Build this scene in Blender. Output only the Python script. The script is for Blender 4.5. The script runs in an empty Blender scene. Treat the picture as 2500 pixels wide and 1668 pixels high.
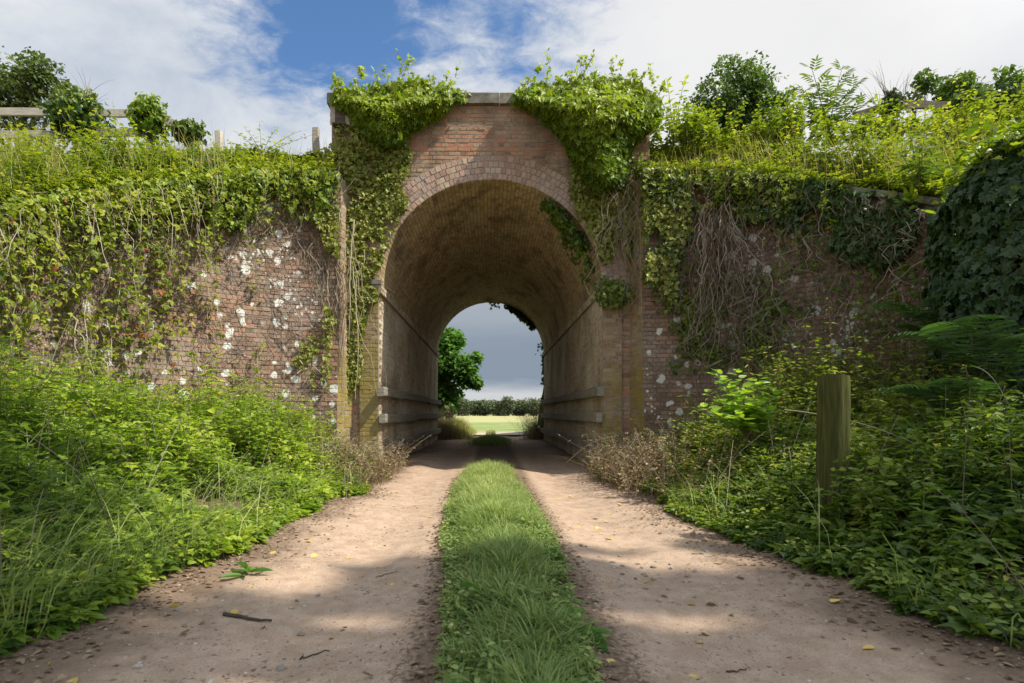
import bpy, math
import numpy as np
from mathutils import Vector
C = bpy.context.scene
rng = np.random.default_rng(7)
R = math.radians
# ------------------------------------------------------------------ camera, sky, sun, exposure
EYE = 1.0; FPX = 1389.0; CX = 1198.0; HY = 1010.0; S = 2500/2350
cam = bpy.data.objects.new('camera', bpy.data.cameras.new('camera')); C.collection.objects.link(cam)
cam.location = (0, 0, EYE); cam.rotation_euler = (R(90), 0, 0)
cam.data.lens = 36*FPX/2500; cam.data.sensor_width = 36
cam.data.shift_x = (1250-CX)/2500; cam.data.shift_y = (HY-834)/2500
cam.data.clip_start = 0.05; cam.data.clip_end = 5000
cam.data.dof.use_dof = True; cam.data.dof.focus_distance = 9.5; cam.data.dof.aperture_fstop = 4.0
C.camera = cam
SUN_EL, SUN_AZ = 52.0, 19.0            # azimuth: degrees from +x towards the viewer (-y)
sv = np.array([math.cos(R(SUN_EL))*math.cos(R(SUN_AZ)), -math.cos(R(SUN_EL))*math.sin(R(SUN_AZ)), math.sin(R(SUN_EL))])
sun = bpy.data.objects.new('sun', bpy.data.lights.new('sun', 'SUN')); C.collection.objects.link(sun)
sun.data.energy = 4.6; sun.data.angle = R(0.8); sun.data.color = (1.0, 0.93, 0.82)
sun.rotation_euler = Vector(-sv).to_track_quat('-Z', 'Y').to_euler(); sun.location = (20, -8, 30)
C.view_settings.view_transform = 'Standard'; C.view_settings.look = 'None'
C.view_settings.exposure = 0.55; C.view_settings.gamma = 1

def ray(px, py):                        # direction through a point of the photograph (2350-wide coordinates)
    d = np.array([(px*S-CX)/FPX, 1.0, (HY-py*S)/FPX]); return d/np.linalg.norm(d)
def at(px, py, y): return np.array([(px*S-CX)/FPX*y, y, EYE+(HY-py*S)/FPX*y])
def toscreen(P): return np.stack([(CX+FPX*P[:, 0]/P[:, 1])/S, (HY-FPX*(P[:, 2]-EYE)/P[:, 1])/S], 1)

def N(nt, kind, **kw):
    n = nt.nodes.new(kind)
    for k, v in kw.items():
        if k.startswith('i_'): n.inputs[k[2:].replace('_', ' ')].default_value = v
        else: setattr(n, k, v)
    return n
def math_(nt, op, a, b=None, c=None, clamp=False):
    n = nt.nodes.new('ShaderNodeMath'); n.operation = op; n.use_clamp = clamp
    for i, v in enumerate((a, b, c)):
        if v is None: continue
        if isinstance(v, (int, float)): n.inputs[i].default_value = v
        else: nt.links.new(v, n.inputs[i])
    return n.outputs[0]
def smooth(nt, v, a, b):
    n = nt.nodes.new('ShaderNodeMapRange'); n.interpolation_type = 'SMOOTHSTEP'
    nt.links.new(v, n.inputs[0]); n.inputs[1].default_value = a; n.inputs[2].default_value = b
    return n.outputs[0]
def mix(nt, f, a, b, mode='MIX'):
    n = nt.nodes.new('ShaderNodeMix'); n.data_type = 'RGBA'; n.blend_type = mode
    for i, v in ((0, f), (6, a), (7, b)):
        if isinstance(v, (int, float)): n.inputs[i].default_value = v
        elif isinstance(v, tuple): n.inputs[i].default_value = (*v[:3], 1)
        else: nt.links.new(v, n.inputs[i])
    return n.outputs[2]
def ramp(nt, v, stops, interp='LINEAR'):
    n = nt.nodes.new('ShaderNodeValToRGB'); cr = n.color_ramp; cr.interpolation = interp
    while len(cr.elements) < len(stops): cr.elements.new(0.5)
    for e, (p, c) in zip(cr.elements, stops): e.position = p; e.color = (*c, 1)
    nt.links.new(v, n.inputs[0]); return n.outputs[0]
def noise(nt, vec, scale, detail=4, rough=0.55, dist=0.0):
    n = nt.nodes.new('ShaderNodeTexNoise'); n.inputs['Scale'].default_value = scale
    n.inputs['Detail'].default_value = detail; n.inputs['Roughness'].default_value = rough; n.inputs['Distortion'].default_value = dist
    if vec is not None: nt.links.new(vec, n.inputs['Vector'])
    return n.outputs[0]
def mapping(nt, vec, scale=(1, 1, 1), loc=(0, 0, 0)):
    n = nt.nodes.new('ShaderNodeMapping'); n.inputs['Scale'].default_value = scale; n.inputs['Location'].default_value = loc
    nt.links.new(vec, n.inputs['Vector']); return n.outputs[0]

# the sky: Nishita blue with broken white cloud, darker grey cloud low beyond the bridge
def make_world():
    w = bpy.data.worlds.new('World'); C.world = w; w.use_nodes = True
    nt = w.node_tree; nt.nodes.clear()
    out = N(nt, 'ShaderNodeOutputWorld'); bg = N(nt, 'ShaderNodeBackground'); bg.inputs['Strength'].default_value = 0.12
    sky = N(nt, 'ShaderNodeTexSky', sky_type='NISHITA', sun_disc=False)
    sky.sun_elevation = R(SUN_EL); sky.sun_rotation = math.atan2(sv[0], sv[1])
    tc = N(nt, 'ShaderNodeTexCoord'); d = tc.outputs['Generated']
    sep = N(nt, 'ShaderNodeSeparateXYZ'); nt.links.new(d, sep.inputs[0]); X, Y, Z = sep.outputs
    zz = math_(nt, 'ADD', math_(nt, 'MAXIMUM', Z, 0.0), 0.16)
    comb = N(nt, 'ShaderNodeCombineXYZ')
    nt.links.new(math_(nt, 'DIVIDE', X, zz), comb.inputs[0]); nt.links.new(math_(nt, 'DIVIDE', Y, zz), comb.inputs[1])
    pl = comb.outputs[0]
    n1 = noise(nt, mapping(nt, pl, (1, 1, 1), (3.1, 0.4, 0)), 1.25, 9, 0.6, 0.35)
    n2 = noise(nt, mapping(nt, pl, (1.0, 1.0, 1), (7.7, 2.4, 0)), 4.2, 8, 0.62, 0.25)
    n3 = noise(nt, mapping(nt, pl, (1.0, 1.3, 1), (2.2, 5.4, 0)), 11, 6, 0.65, 0.4)
    cover = math_(nt, 'ADD', math_(nt, 'ADD', math_(nt, 'MULTIPLY', n1, 0.80), math_(nt, 'MULTIPLY', n2, 0.62)), math_(nt, 'MULTIPLY', n3, 0.75))
    cover = math_(nt, 'SUBTRACT', cover, 0.50)
    def blob(px, py, width, amt):
        v = ray(px, py); dt = N(nt, 'ShaderNodeVectorMath', operation='DOT_PRODUCT')
        nt.links.new(d, dt.inputs[0]); dt.inputs[1].default_value = tuple(v)
        return math_(nt, 'MULTIPLY', smooth(nt, dt.outputs['Value'], math.cos(R(width)), 1.0), amt)
    bias = 0.10
    for b in ((640, 60, 9, -.17), (760, 120, 8, -.22), (860, 60, 9, -.15), (1000, 20, 10, -.13), (560, 20, 9, -.11), (1130, 60, 9, -.08),
              (1250, 110, 8, -.06), (1480, 60, 8, -.08), (430, 230, 9, -.06), (270, 70, 7, -.07),
              (520, 170, 13, .18), (330, 60, 10, .08), (1750, 90, 20, .30), (2200, 100, 18, .22), (1130, 170, 8, .13), (60, 60, 12, .14), (100, 140, 12, .1)):
        bias = math_(nt, 'ADD', blob(*b), bias)
    cover = math_(nt, 'ADD', cover, bias)
    low = smooth(nt, Z, 0.30, 0.14)      # solid cloud low down
    cov = smooth(nt, math_(nt, 'ADD', cover, math_(nt, 'MULTIPLY', low, 0.6)), 0.36, 0.82)
    lum = noise(nt, mapping(nt, pl, (1, 1, 1), (1.7, 9.4, 0)), 2.3, 6, 0.6, 0.4)
    white = ramp(nt, lum, [(0.30, (2.75, 3.15, 3.75)), (0.50, (3.9, 4.15, 4.5)), (0.66, (4.85, 4.9, 4.95))])
    hi = blob(1850, 60, 25, 1.0)
    white = mix(nt, math_(nt, 'MULTIPLY', hi, 0.85), white, (5.2, 5.15, 5.1))
    # grey bank of cloud in the low sky
    st = noise(nt, mapping(nt, d, (1.4, 1.4, 9)), 3.0, 6, 0.55, 0.3)
    zt = math_(nt, 'ADD', Z, math_(nt, 'MULTIPLY', math_(nt, 'SUBTRACT', st, 0.5), 0.07))
    grey = ramp(nt, zt, [(0.0, (3.2, 3.45, 3.7)), (0.030, (3.7, 3.75, 3.8)), (0.050, (2.5, 2.75, 3.05)), (0.066, (1.45, 1.80, 2.25)), (0.12, (1.50, 1.82, 2.25)), (0.17, (2.1, 2.4, 2.75)), (0.25, (2.5, 2.75, 3.1))])
    fwd = smooth(nt, Y, 0.2, 0.8)
    white = mix(nt, math_(nt, 'MULTIPLY', smooth(nt, Z, 0.30, 0.18), fwd), white, grey)
    blue = mix(nt, 1.0, sky.outputs[0], (0.60, 0.82, 1.0), 'MULTIPLY')
    col = mix(nt, cov, blue, white)
    dts = N(nt, 'ShaderNodeVectorMath', operation='DOT_PRODUCT'); nt.links.new(d, dts.inputs[0]); dts.inputs[1].default_value = tuple(sv)
    glow = math_(nt, 'ADD', math_(nt, 'MULTIPLY', smooth(nt, dts.outputs['Value'], 0.5, 1.0), 1.3), 1.0)     # cloud is brighter round the sun
    gl = N(nt, 'ShaderNodeVectorMath', operation='SCALE'); nt.links.new(col, gl.inputs[0]); nt.links.new(glow, gl.inputs['Scale']); col = gl.outputs[0]
    nt.links.new(col, bg.inputs['Color']); nt.links.new(bg.outputs[0], out.inputs[0])
make_world()

# ------------------------------------------------------------------ numeric helpers
TAB = rng.random((64, 64, 64))
def vn(P, scale, seed=0):
    p = np.asarray(P, float)*scale + seed*17.37
    i = np.floor(p).astype(int); f = p-i; f = f*f*(3-2*f); r = 0
    for a in (0, 1):
        for b in (0, 1):
            for c in (0, 1):
                w = (f[:, 0] if a else 1-f[:, 0])*(f[:, 1] if b else 1-f[:, 1])*(f[:, 2] if c else 1-f[:, 2])
                r = r + w*TAB[(i[:, 0]+a) % 64, (i[:, 1]+b) % 64, (i[:, 2]+c) % 64]
    return r
def vn2(x, y, scale, seed=0):
    x = np.asarray(x, float); y = np.broadcast_to(np.asarray(y, float), x.shape)
    return vn(np.stack([x.ravel(), y.ravel(), np.full(x.size, .37)], 1), scale, seed).reshape(x.shape)
def fbm(P, scale, seed=0): return .5*vn(P, scale, seed)+.3*vn(P, scale*2.1, seed+1)+.2*vn(P, scale*4.3, seed+2)
def ss(a, b, v): t = np.clip((v-a)/(b-a), 0, 1); return t*t*(3-2*t)
def unit(v): return v/np.maximum(np.linalg.norm(v, axis=-1, keepdims=True), 1e-9)
def inpoly(Q, poly):
    poly = np.asarray(poly, float); x, y = Q[:, 0], Q[:, 1]; r = np.zeros(len(Q), bool)
    for (x1, y1), (x2, y2) in zip(poly, np.roll(poly, -1, 0)):
        c = (y1 > y) != (y2 > y)
        r ^= c & (x < (x2-x1)*(y-y1)/((y2-y1) if y2 != y1 else 1e-9)+x1)
    return r
def edgedist(Q, poly):
    poly = np.asarray(poly, float); m = np.full(len(Q), 1e9)
    for a, b in zip(poly, np.roll(poly, -1, 0)):
        ab = b-a; t = np.clip(((Q-a)@ab)/(ab@ab), 0, 1); m = np.minimum(m, np.linalg.norm(Q-(a+t[:, None]*ab), axis=1))
    return m

class MB:
    """collects geometry for ONE mesh object"""
    def __init__(s): s.V = []; s.F = []; s.r = []; s.n = 0; s.M = []
    def add(s, V, F, r=0.5, mat=0):
        V = np.asarray(V, float).reshape(-1, 3)
        for f in (F if isinstance(F, list) and isinstance(F[0], np.ndarray) else [F]):
            f = np.asarray(f, int); s.F.append(f+s.n); s.M.append(np.full(len(f), mat))
        s.r.append(np.broadcast_to(np.asarray(r, float), (len(V),))); s.V.append(V); s.n += len(V)
    def build(s, name, mats, parent=None, smooth_=False):
        me = bpy.data.meshes.new(name); V = np.concatenate(s.V)
        if parent is not None: V = V-np.array(world_loc(parent))
        me.vertices.add(len(V)); me.vertices.foreach_set('co', V.astype(np.float32).ravel())
        tot = np.concatenate([np.full(len(f), f.shape[1]) for f in s.F]); L = np.concatenate([f.ravel() for f in s.F])
        me.loops.add(len(L)); me.loops.foreach_set('vertex_index', L.astype(np.int32))
        me.polygons.add(len(tot)); me.polygons.foreach_set('loop_start', (np.cumsum(tot)-tot).astype(np.int32))
        me.polygons.foreach_set('loop_total', tot.astype(np.int32))
        mats = mats if isinstance(mats, (list, tuple)) else [mats]
        for m in mats: me.materials.append(m)
        me.polygons.foreach_set('material_index', np.concatenate(s.M).astype(np.int32))
        me.polygons.foreach_set('use_smooth', np.full(len(tot), bool(smooth_)))
        a = me.attributes.new('rnd', 'FLOAT', 'POINT'); a.data.foreach_set('value', np.concatenate(s.r).astype(np.float32))
        me.update(calc_edges=True)
        o = bpy.data.objects.new(name, me); C.collection.objects.link(o)
        if parent is not None: o.parent = parent
        return o
def world_loc(o):
    v = Vector((0, 0, 0))
    while o is not None: v = v+o.location; o = o.parent
    return v
def thing(name, label, cat, loc=(0, 0, 0), group=None):
    o = bpy.data.objects.new(name, None); C.collection.objects.link(o); o.location = loc; o.empty_display_size = .2
    return tag(o, label, cat, group)
def tag(o, label=None, cat=None, group=None, kind=None):
    if label: o['label'] = label
    if cat: o['category'] = cat
    if group: o['group'] = group
    if kind: o['kind'] = kind
    return o
def box(mb, x0, x1, y0, y1, z0, z1, r=.5, mat=0, ch=0.006):
    V = []
    for (a, b, c) in [(0, 0, 0), (1, 0, 0), (1, 1, 0), (0, 1, 0), (0, 0, 1), (1, 0, 1), (1, 1, 1), (0, 1, 1)]:
        V.append((x1 if a else x0, y1 if b else y0, z1 if c else z0))
    mb.add(V, [[0, 3, 2, 1], [4, 5, 6, 7], [0, 1, 5, 4], [1, 2, 6, 5], [2, 3, 7, 6], [3, 0, 4, 7]], r, mat)
def beam(mb, a, b, w, h, r=.5, mat=0, wob=0.0, n=8):
    """a sawn timber from a to b, slightly uneven, edges chamfered"""
    a = np.asarray(a, float); b = np.asarray(b, float); t = unit(b-a); up = np.array([0, 0, 1.]) if abs(t[2]) < .9 else np.array([1., 0, 0])
    s = unit(np.cross(t, up)); u = np.cross(s, t); c = min(w, h)*.12
    prof = np.array([(-w/2+c, -h/2), (w/2-c, -h/2), (w/2, -h/2+c), (w/2, h/2-c), (w/2-c, h/2), (-w/2+c, h/2), (-w/2, h/2-c), (-w/2, -h/2+c)])
    V = []
    for k in range(n+1):
        p = a+(b-a)*k/n+(rng.normal(size=3)*wob if 0 < k < n else 0)
        V.append(p+prof[:, :1]*s*(1+rng.normal()*.02)+prof[:, 1:]*u*(1+rng.normal()*.02))
    V = np.concatenate(V); F = []
    for k in range(n):
        for j in range(8): F.append((k*8+j, k*8+(j+1) % 8, (k+1)*8+(j+1) % 8, (k+1)*8+j))
    mb.add(V, [np.array(F), np.array([list(range(7, -1, -1)), list(range(n*8, n*8+8))])], r, mat)
def tubes(mb, P, r0, r1, rnd=.5, sides=3, mat=0):
    """many polylines of equal length at once: P (m,k,3)"""
    P = np.asarray(P, float); m, k, _ = P.shape
    T = unit(np.gradient(P, axis=1)); ref = np.where(np.abs(T[..., 2:3]) > .9, np.array([1., 0, 0]), np.array([0, 0, 1.]))
    A = unit(np.cross(T, ref)); B = np.cross(T, A)
    t = np.linspace(0, 1, k)[None, :, None, None]
    r0 = np.broadcast_to(np.asarray(r0, float), (m,))[:, None, None, None]; r1 = np.broadcast_to(np.asarray(r1, float), (m,))[:, None, None, None]
    rad = r0+(r1-r0)*t
    an = np.arange(sides)*2*np.pi/sides
    V = P[:, :, None]+rad*(np.cos(an)[None, None, :, None]*A[:, :, None]+np.sin(an)[None, None, :, None]*B[:, :, None])
    i = np.arange(m)[:, None, None]*k*sides+np.arange(k-1)[None, :, None]*sides; j = np.arange(sides)[None, None, :]
    F = np.stack([i+j, i+(j+1) % sides, i+sides+(j+1) % sides, i+sides+j], -1).reshape(-1, 4)
    mb.add(V.reshape(-1, 3), F, np.repeat(np.broadcast_to(rnd, (m,)), k*sides), mat)

# leaves: templates are (verts, faces); x across, y along, z out of the blade
def half(outline, fold=.18, droop=.18):
    o = np.array(outline, float); k = len(o)
    v = np.concatenate([o, o*[-1, 1]]); z = fold*np.abs(v[:, 0])-droop*v[:, 1]**2
    return np.column_stack([v, z]), [np.arange(k)[None], np.arange(2*k-1, k-1, -1)[None]]
def join(parts):
    V = []; F = []; n = 0
    for (v, f), ang, sc, off in parts:
        c, s = math.cos(ang), math.sin(ang); w = v*sc
        w = np.column_stack([w[:, 0]*c-w[:, 1]*s+off[0], w[:, 0]*s+w[:, 1]*c+off[1], w[:, 2]])
        V.append(w); F += [q+n for q in f]; n += len(v)
    return np.concatenate(V), F
T_IVY = half([(0, 0), (.2, -.12), (.5, .05), (.31, .28), (.42, .52), (.17, .58), (0, 1)])
T_IVYS = half([(0, 0), (.46, .05), (.27, .5), (0, 1)])
T_OV = half([(0, 0), (.27, .12), (.33, .38), (.2, .72), (0, 1)])
T_OVS = half([(0, 0), (.36, .3), (0, 1)])
T_NET = half([(0, 0), (.26, .03), (.34, .17), (.31, .2), (.36, .32), (.31, .36), (.33, .47), (.26, .52), (.26, .62), (.18, .68), (.16, .79), (.08, .84), (0, 1)], .2, .25)
T_LAN = half([(0, 0), (.11, .2), (.12, .5), (.06, .8), (0, 1)], .25, .3)
T_PINNA = half([(0, 0), (.055, .1), (.06, .5), (.03, .85), (0, 1)], .2, .3)
T_TRI = join([(T_OV, 0, .72, (0, .32)), (T_OV, 1.15, .6, (0, .27)), (T_OV, -1.15, .6, (0, .27))])
T_TRIS = join([(T_OVS, 0, .75, (0, .3)), (T_OVS, 1.15, .65, (0, .25)), (T_OVS, -1.15, .65, (0, .25))])
T_TRIN = join([(T_NET, 0, .72, (0, .32)), (T_NET, 1.15, .6, (0, .27)), (T_NET, -1.15, .6, (0, .27))])
T_PIN = join([(T_LAN, 0, .45, (0, .62))]+[(T_LAN, s*1.0, .42, (0, .12+.16*i)) for i in range(4) for s in (1, -1)])
T_SYC = half([(0, 0), (.1, -.05), (.5, .02), (.34, .2), (.56, .5), (.3, .48), (.14, .55), (0, 1)], .12, .2)
def scatter(mb, T, P, Nn, Dn, size, rnd, mat=0):
    V, F = T; n = len(P)
    if n == 0: return
    D = unit(Dn); Nn = unit(Nn-D*np.sum(Nn*D, 1, keepdims=True)); X = np.cross(D, Nn)
    s = np.broadcast_to(np.asarray(size, float), (n,))[:, None, None]
    W = P[:, None]+s*(X[:, None]*V[None, :, :1]+D[:, None]*V[None, :, 1:2]+Nn[:, None]*V[None, :, 2:])
    k = len(V); by = {}
    for f in F: by.setdefault(f.shape[1], []).append(f)
    Fs = [(np.concatenate(v)[None]+np.arange(n)[:, None, None]*k).reshape(-1, q) for q, v in by.items()]
    mb.add(W.reshape(-1, 3), Fs, np.repeat(np.broadcast_to(rnd, (n,)), k), mat)
def rn(n, j=1.0): return rng.normal(size=(n, 3))*j
def blades(mb, P, h, w, rnd, lean=.5, az=None, mat=0):
    n = len(P)
    if n == 0: return
    az = rng.random(n)*6.283 if az is None else az
    h = np.broadcast_to(h, (n,)); w = np.broadcast_to(w, (n,)); le = lean*(.4+rng.random(n)*1.1)
    d = np.stack([np.cos(az), np.sin(az), 0*az], 1); sd = np.stack([-np.sin(az), np.cos(az), 0*az], 1)
    V = []
    for t, ww in ((0, .8), (.4, 1), (.75, .62)):
        c = P+np.array([0, 0, 1.])*(h*(t-.35*np.minimum(le, 1.2)*t*t))[:, None]+d*(h*le*t*t)[:, None]
        V += [c-sd*(w*ww/2)[:, None], c+sd*(w*ww/2)[:, None]]
    V.append(P+np.array([0, 0, 1.])*(h*(1-.35*np.minimum(le, 1.2)))[:, None]+d*(h*le)[:, None])
    V = np.stack(V, 1); b = np.arange(n)[:, None]*7
    mb.add(V.reshape(-1, 3), [np.concatenate([b+[[0, 1, 3, 2]], b+[[2, 3, 5, 4]]]), b+[[4, 5, 6]]], np.repeat(rnd, 7), mat)
def plants(mb, P, h, nodes, size, T, rnd, lean=.35, mat=0, smat=1, stem=.0022, up=.25, lo=.25):
    """upright leafy stems with opposite pairs of leaves"""
    m = len(P)
    if m == 0: return
    h = np.broadcast_to(h, (m,)); az = rng.random(m)*6.283; le = lean*rng.random(m)
    ld = np.stack([np.cos(az), np.sin(az), 0*az], 1); tt = np.linspace(0, 1, 5)
    sp = P[:, None]+ld[:, None]*(h*le)[:, None, None]*(tt**2)[None, :, None]+np.array([0, 0, 1.])*h[:, None, None]*tt[None, :, None]
    tubes(mb, sp, stem*1.6, stem*.6, rnd, 3, smat)
    a0 = rng.random(m)*6.283
    for k in range(nodes):
        t = lo+(1-lo)*(k+rng.random(m)*.6)/max(nodes-.4, 1)
        c = P+ld*(h*le*t*t)[:, None]+np.array([0, 0, 1.])*(h*t)[:, None]
        for q in (0, 1):
            a = a0+k*1.571+q*3.1416+rng.normal(size=m)*.35
            D = np.stack([np.cos(a), np.sin(a), up*(1-1.2*(1-t))+rng.normal(size=m)*.25-.1], 1)
            sz = size*(1.12-.5*t)*(.75+.5*rng.random(m))
            scatter(mb, T, c+D*.012, np.array([0, 0, 1.])+rn(m, .33), D, sz, np.clip(rnd+rng.normal(size=m)*.12+.12*(t-.5), 0, 1), mat)
        
# ------------------------------------------------------------------ materials
def newmat(name):
    m = bpy.data.materials.new(name); m.use_nodes = True; nt = m.node_tree; nt.nodes.clear()
    out = N(nt, 'ShaderNodeOutputMaterial'); return m, nt, out
def leafmat(name, stops, trans=.4, rough=.5, spec=.35, tcol=(1.3, 1.45, .6)):
    m, nt, out = newmat(name)
    at_ = N(nt, 'ShaderNodeAttribute', attribute_name='rnd')
    col = ramp(nt, at_.outputs['Fac'], stops)
    g = N(nt, 'ShaderNodeNewGeometry')
    nz = noise(nt, g.outputs['Position'], 45, 2)
    col = mix(nt, math_(nt, 'MULTIPLY', nz, .5), col, mix(nt, 1.0, col, (1.35, 1.3, 1.1), 'MULTIPLY'))
    p = N(nt, 'ShaderNodeBsdfPrincipled'); nt.links.new(col, p.inputs['Base Color']); p.inputs['Roughness'].default_value = rough
    p.inputs['Specular IOR Level'].default_value = spec
    t = N(nt, 'ShaderNodeBsdfTranslucent'); nt.links.new(mix(nt, 1.0, col, tcol, 'MULTIPLY'), t.inputs['Color'])
    mx = N(nt, 'ShaderNodeMixShader'); mx.inputs[0].default_value = trans
    nt.links.new(p.outputs[0], mx.inputs[1]); nt.links.new(t.outputs[0], mx.inputs[2]); nt.links.new(mx.outputs[0], out.inputs[0])
    return m
def simplemat(name, stops, scale=(8, 8, 8), rough=.85, bump=.3, spec=.2, useattr=.35, nscale=1.0):
    m, nt, out = newmat(name)
    g = N(nt, 'ShaderNodeNewGeometry'); v = mapping(nt, g.outputs['Position'], scale)
    n = noise(nt, v, nscale, 6, .65)
    at_ = N(nt, 'ShaderNodeAttribute', attribute_name='rnd')
    f = math_(nt, 'ADD', math_(nt, 'MULTIPLY', n, 1-useattr), math_(nt, 'MULTIPLY', at_.outputs['Fac'], useattr))
    col = ramp(nt, f, stops)
    p = N(nt, 'ShaderNodeBsdfPrincipled'); nt.links.new(col, p.inputs['Base Color']); p.inputs['Roughness'].default_value = rough
    p.inputs['Specular IOR Level'].default_value = spec
    b = N(nt, 'ShaderNodeBump'); b.inputs['Strength'].default_value = bump; b.inputs['Distance'].default_value = .01
    nt.links.new(n, b.inputs['Height']); nt.links.new(b.outputs[0], p.inputs['Normal']); nt.links.new(p.outputs[0], out.inputs[0])
    return m
BR = [(0, (.15, .10, .07)), (.25, (.24, .16, .10)), (.5, (.36, .23, .145)), (.72, (.44, .29, .18)), (.84, (.43, .20, .12)), (.92, (.44, .19, .11)), (1, (.42, .34, .22))]
def brickmat(name, stops=BR, lichen=0.0, moss=0.0, wash=.25, washcol=(.36, .31, .26), soot=0.0, gain=1.0, red=0.0):
    m, nt, out = newmat(name)
    g = N(nt, 'ShaderNodeNewGeometry'); P = g.outputs['Position']
    at_ = N(nt, 'ShaderNodeAttribute', attribute_name='rnd')
    n1 = noise(nt, P, 1.1, 5, .6); n2 = noise(nt, P, 26, 5, .7); n3 = noise(nt, P, 90, 3, .6)
    f = math_(nt, 'ADD', at_.outputs['Fac'], math_(nt, 'MULTIPLY', math_(nt, 'SUBTRACT', n2, .5), .45))
    col = ramp(nt, f, stops)
    if gain != 1.0: col = mix(nt, 1.0, col, (gain, gain, gain), 'MULTIPLY')
    w = math_(nt, 'MULTIPLY', smooth(nt, math_(nt, 'ADD', math_(nt, 'MULTIPLY', n2, .6), math_(nt, 'MULTIPLY', n1, .5)), .48, .72), wash*1.6, clamp=True)
    col = mix(nt, w, col, washcol)
    sepp = N(nt, 'ShaderNodeSeparateXYZ'); nt.links.new(P, sepp.inputs[0])
    if soot:                            # dark run-down streaks
        s = noise(nt, mapping(nt, P, (1.6, .8, .35)), 1.3, 6, .65)
        col = mix(nt, math_(nt, 'MULTIPLY', smooth(nt, s, .48, .68), soot), col, (.035, .026, .020))
    if moss:
        mm = noise(nt, mapping(nt, P, (1, 1, .5), (4, 2, 9)), 1.2, 5, .6)
        lowz = smooth(nt, sepp.outputs[2], 3.2, 0.6)
        col = mix(nt, math_(nt, 'MULTIPLY', smooth(nt, math_(nt, 'ADD', mm, math_(nt, 'MULTIPLY', lowz, .12)), .47, .66), moss), col, (.27, .215, .05))
    if lichen:
        wv = N(nt, 'ShaderNodeTexNoise'); wv.inputs['Scale'].default_value = 14; wv.inputs['Detail'].default_value = 3; nt.links.new(P, wv.inputs['Vector'])
        vm = N(nt, 'ShaderNodeVectorMath', operation='MULTIPLY_ADD'); nt.links.new(wv.outputs['Color'], vm.inputs[0]); vm.inputs[1].default_value = (.07,)*3; nt.links.new(P, vm.inputs[2])
        def spots(scale, thr, gate0, gate1):
            vo = N(nt, 'ShaderNodeTexVoronoi'); vo.inputs['Scale'].default_value = scale; nt.links.new(vm.outputs[0], vo.inputs['Vector'])
            sc = N(nt, 'ShaderNodeSeparateColor'); nt.links.new(vo.outputs['Color'], sc.inputs[0])
            rad = math_(nt, 'MULTIPLY', math_(nt, 'POWER', sc.outputs[0], 2.2), thr)
            gt = smooth(nt, noise(nt, mapping(nt, P, (1, 1, .8), (3.3*scale, 1, 2)), .95, 3, .5), gate0, gate1)
            rad = math_(nt, 'MULTIPLY', rad, gt)
            return smooth(nt, math_(nt, 'SUBTRACT', rad, vo.outputs['Distance']), -.03, .10)
        l = math_(nt, 'MAXIMUM', spots(6.5, .62, .34, .50), spots(17, .6, .45, .63))
        col = mix(nt, math_(nt, 'MULTIPLY', l, lichen), col, mix(nt, n3, (.56, .56, .50), (.76, .75, .69)))
    p = N(nt, 'ShaderNodeBsdfPrincipled'); nt.links.new(col, p.inputs['Base Color']); p.inputs['Roughness'].default_value = .92
    p.inputs['Specular IOR Level'].default_value = .15
    b = N(nt, 'ShaderNodeBump'); b.inputs['Strength'].default_value = .55; b.inputs['Distance'].default_value = .012
    hh = math_(nt, 'ADD', n2, math_(nt, 'MULTIPLY', n3, .5)); nt.links.new(hh, b.inputs['Height']); nt.links.new(b.outputs[0], p.inputs['Normal'])
    nt.links.new(p.outputs[0], out.inputs[0]); return m
M = {}
M['face'] = brickmat('weathered_brick', wash=.5, soot=.35, washcol=(.46, .39, .28))
M['ring'] = brickmat('arch_brick', [(0, (.26, .165, .13)), (.35, (.37, .245, .185)), (.6, (.45, .31, .23)), (.85, (.50, .30, .22)), (1, (.50, .42, .29))], wash=.45, washcol=(.54, .48, .42))
M['wing'] = brickmat('lichen_brick', [(0, (.14, .092, .064)), (.3, (.215, .132, .088)), (.6, (.295, .18, .118)), (.88, (.36, .205, .13)), (1, (.42, .16, .08))], lichen=1.0, wash=.4, soot=.2, washcol=(.38, .33, .28))
M['darkmortar'] = brickmat('lichen_mortar', [(0, (.08, .06, .045)), (.5, (.15, .12, .092)), (1, (.24, .20, .16))], lichen=1.0, wash=.2, washcol=(.30, .26, .22))
M['sidemortar'] = brickmat('side_mortar', [(0, (.38, .31, .22)), (1, (.58, .50, .40))], wash=.5, washcol=(.66, .60, .50), soot=.33)
M['vaultmortar'] = brickmat('vault_mortar', [(0, (.22, .165, .10)), (1, (.36, .28, .17))], wash=.2, washcol=(.45, .40, .26), soot=.55)
M['vault'] = brickmat('vault_brick', [(0, (.32, .22, .13)), (.4, (.49, .37, .22)), (.7, (.60, .47, .29)), (.93, (.60, .43, .26)), (1, (.52, .22, .12))], wash=.4, washcol=(.64, .57, .37), soot=.55, moss=.2)
M['side'] = brickmat('side_brick', [(0, (.31, .22, .135)), (.4, (.47, .365, .23)), (.75, (.58, .46, .31)), (.93, (.58, .40, .26)), (1, (.52, .25, .15))], wash=.9, washcol=(.72, .66, .55), soot=.36, moss=.25)
M['pier'] = brickmat('pier_brick', [(0, (.19, .125, .075)), (.5, (.33, .225, .13)), (.9, (.42, .30, .17)), (1, (.45, .18, .09))], wash=.35, moss=.85, washcol=(.46, .41, .30))
M['mortar'] = simplemat('mortar', [(.3, (.20, .165, .13)), (.6, (.34, .29, .24)), (.8, (.46, .41, .35))], (9, 9, 9), .95, .5)
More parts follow.
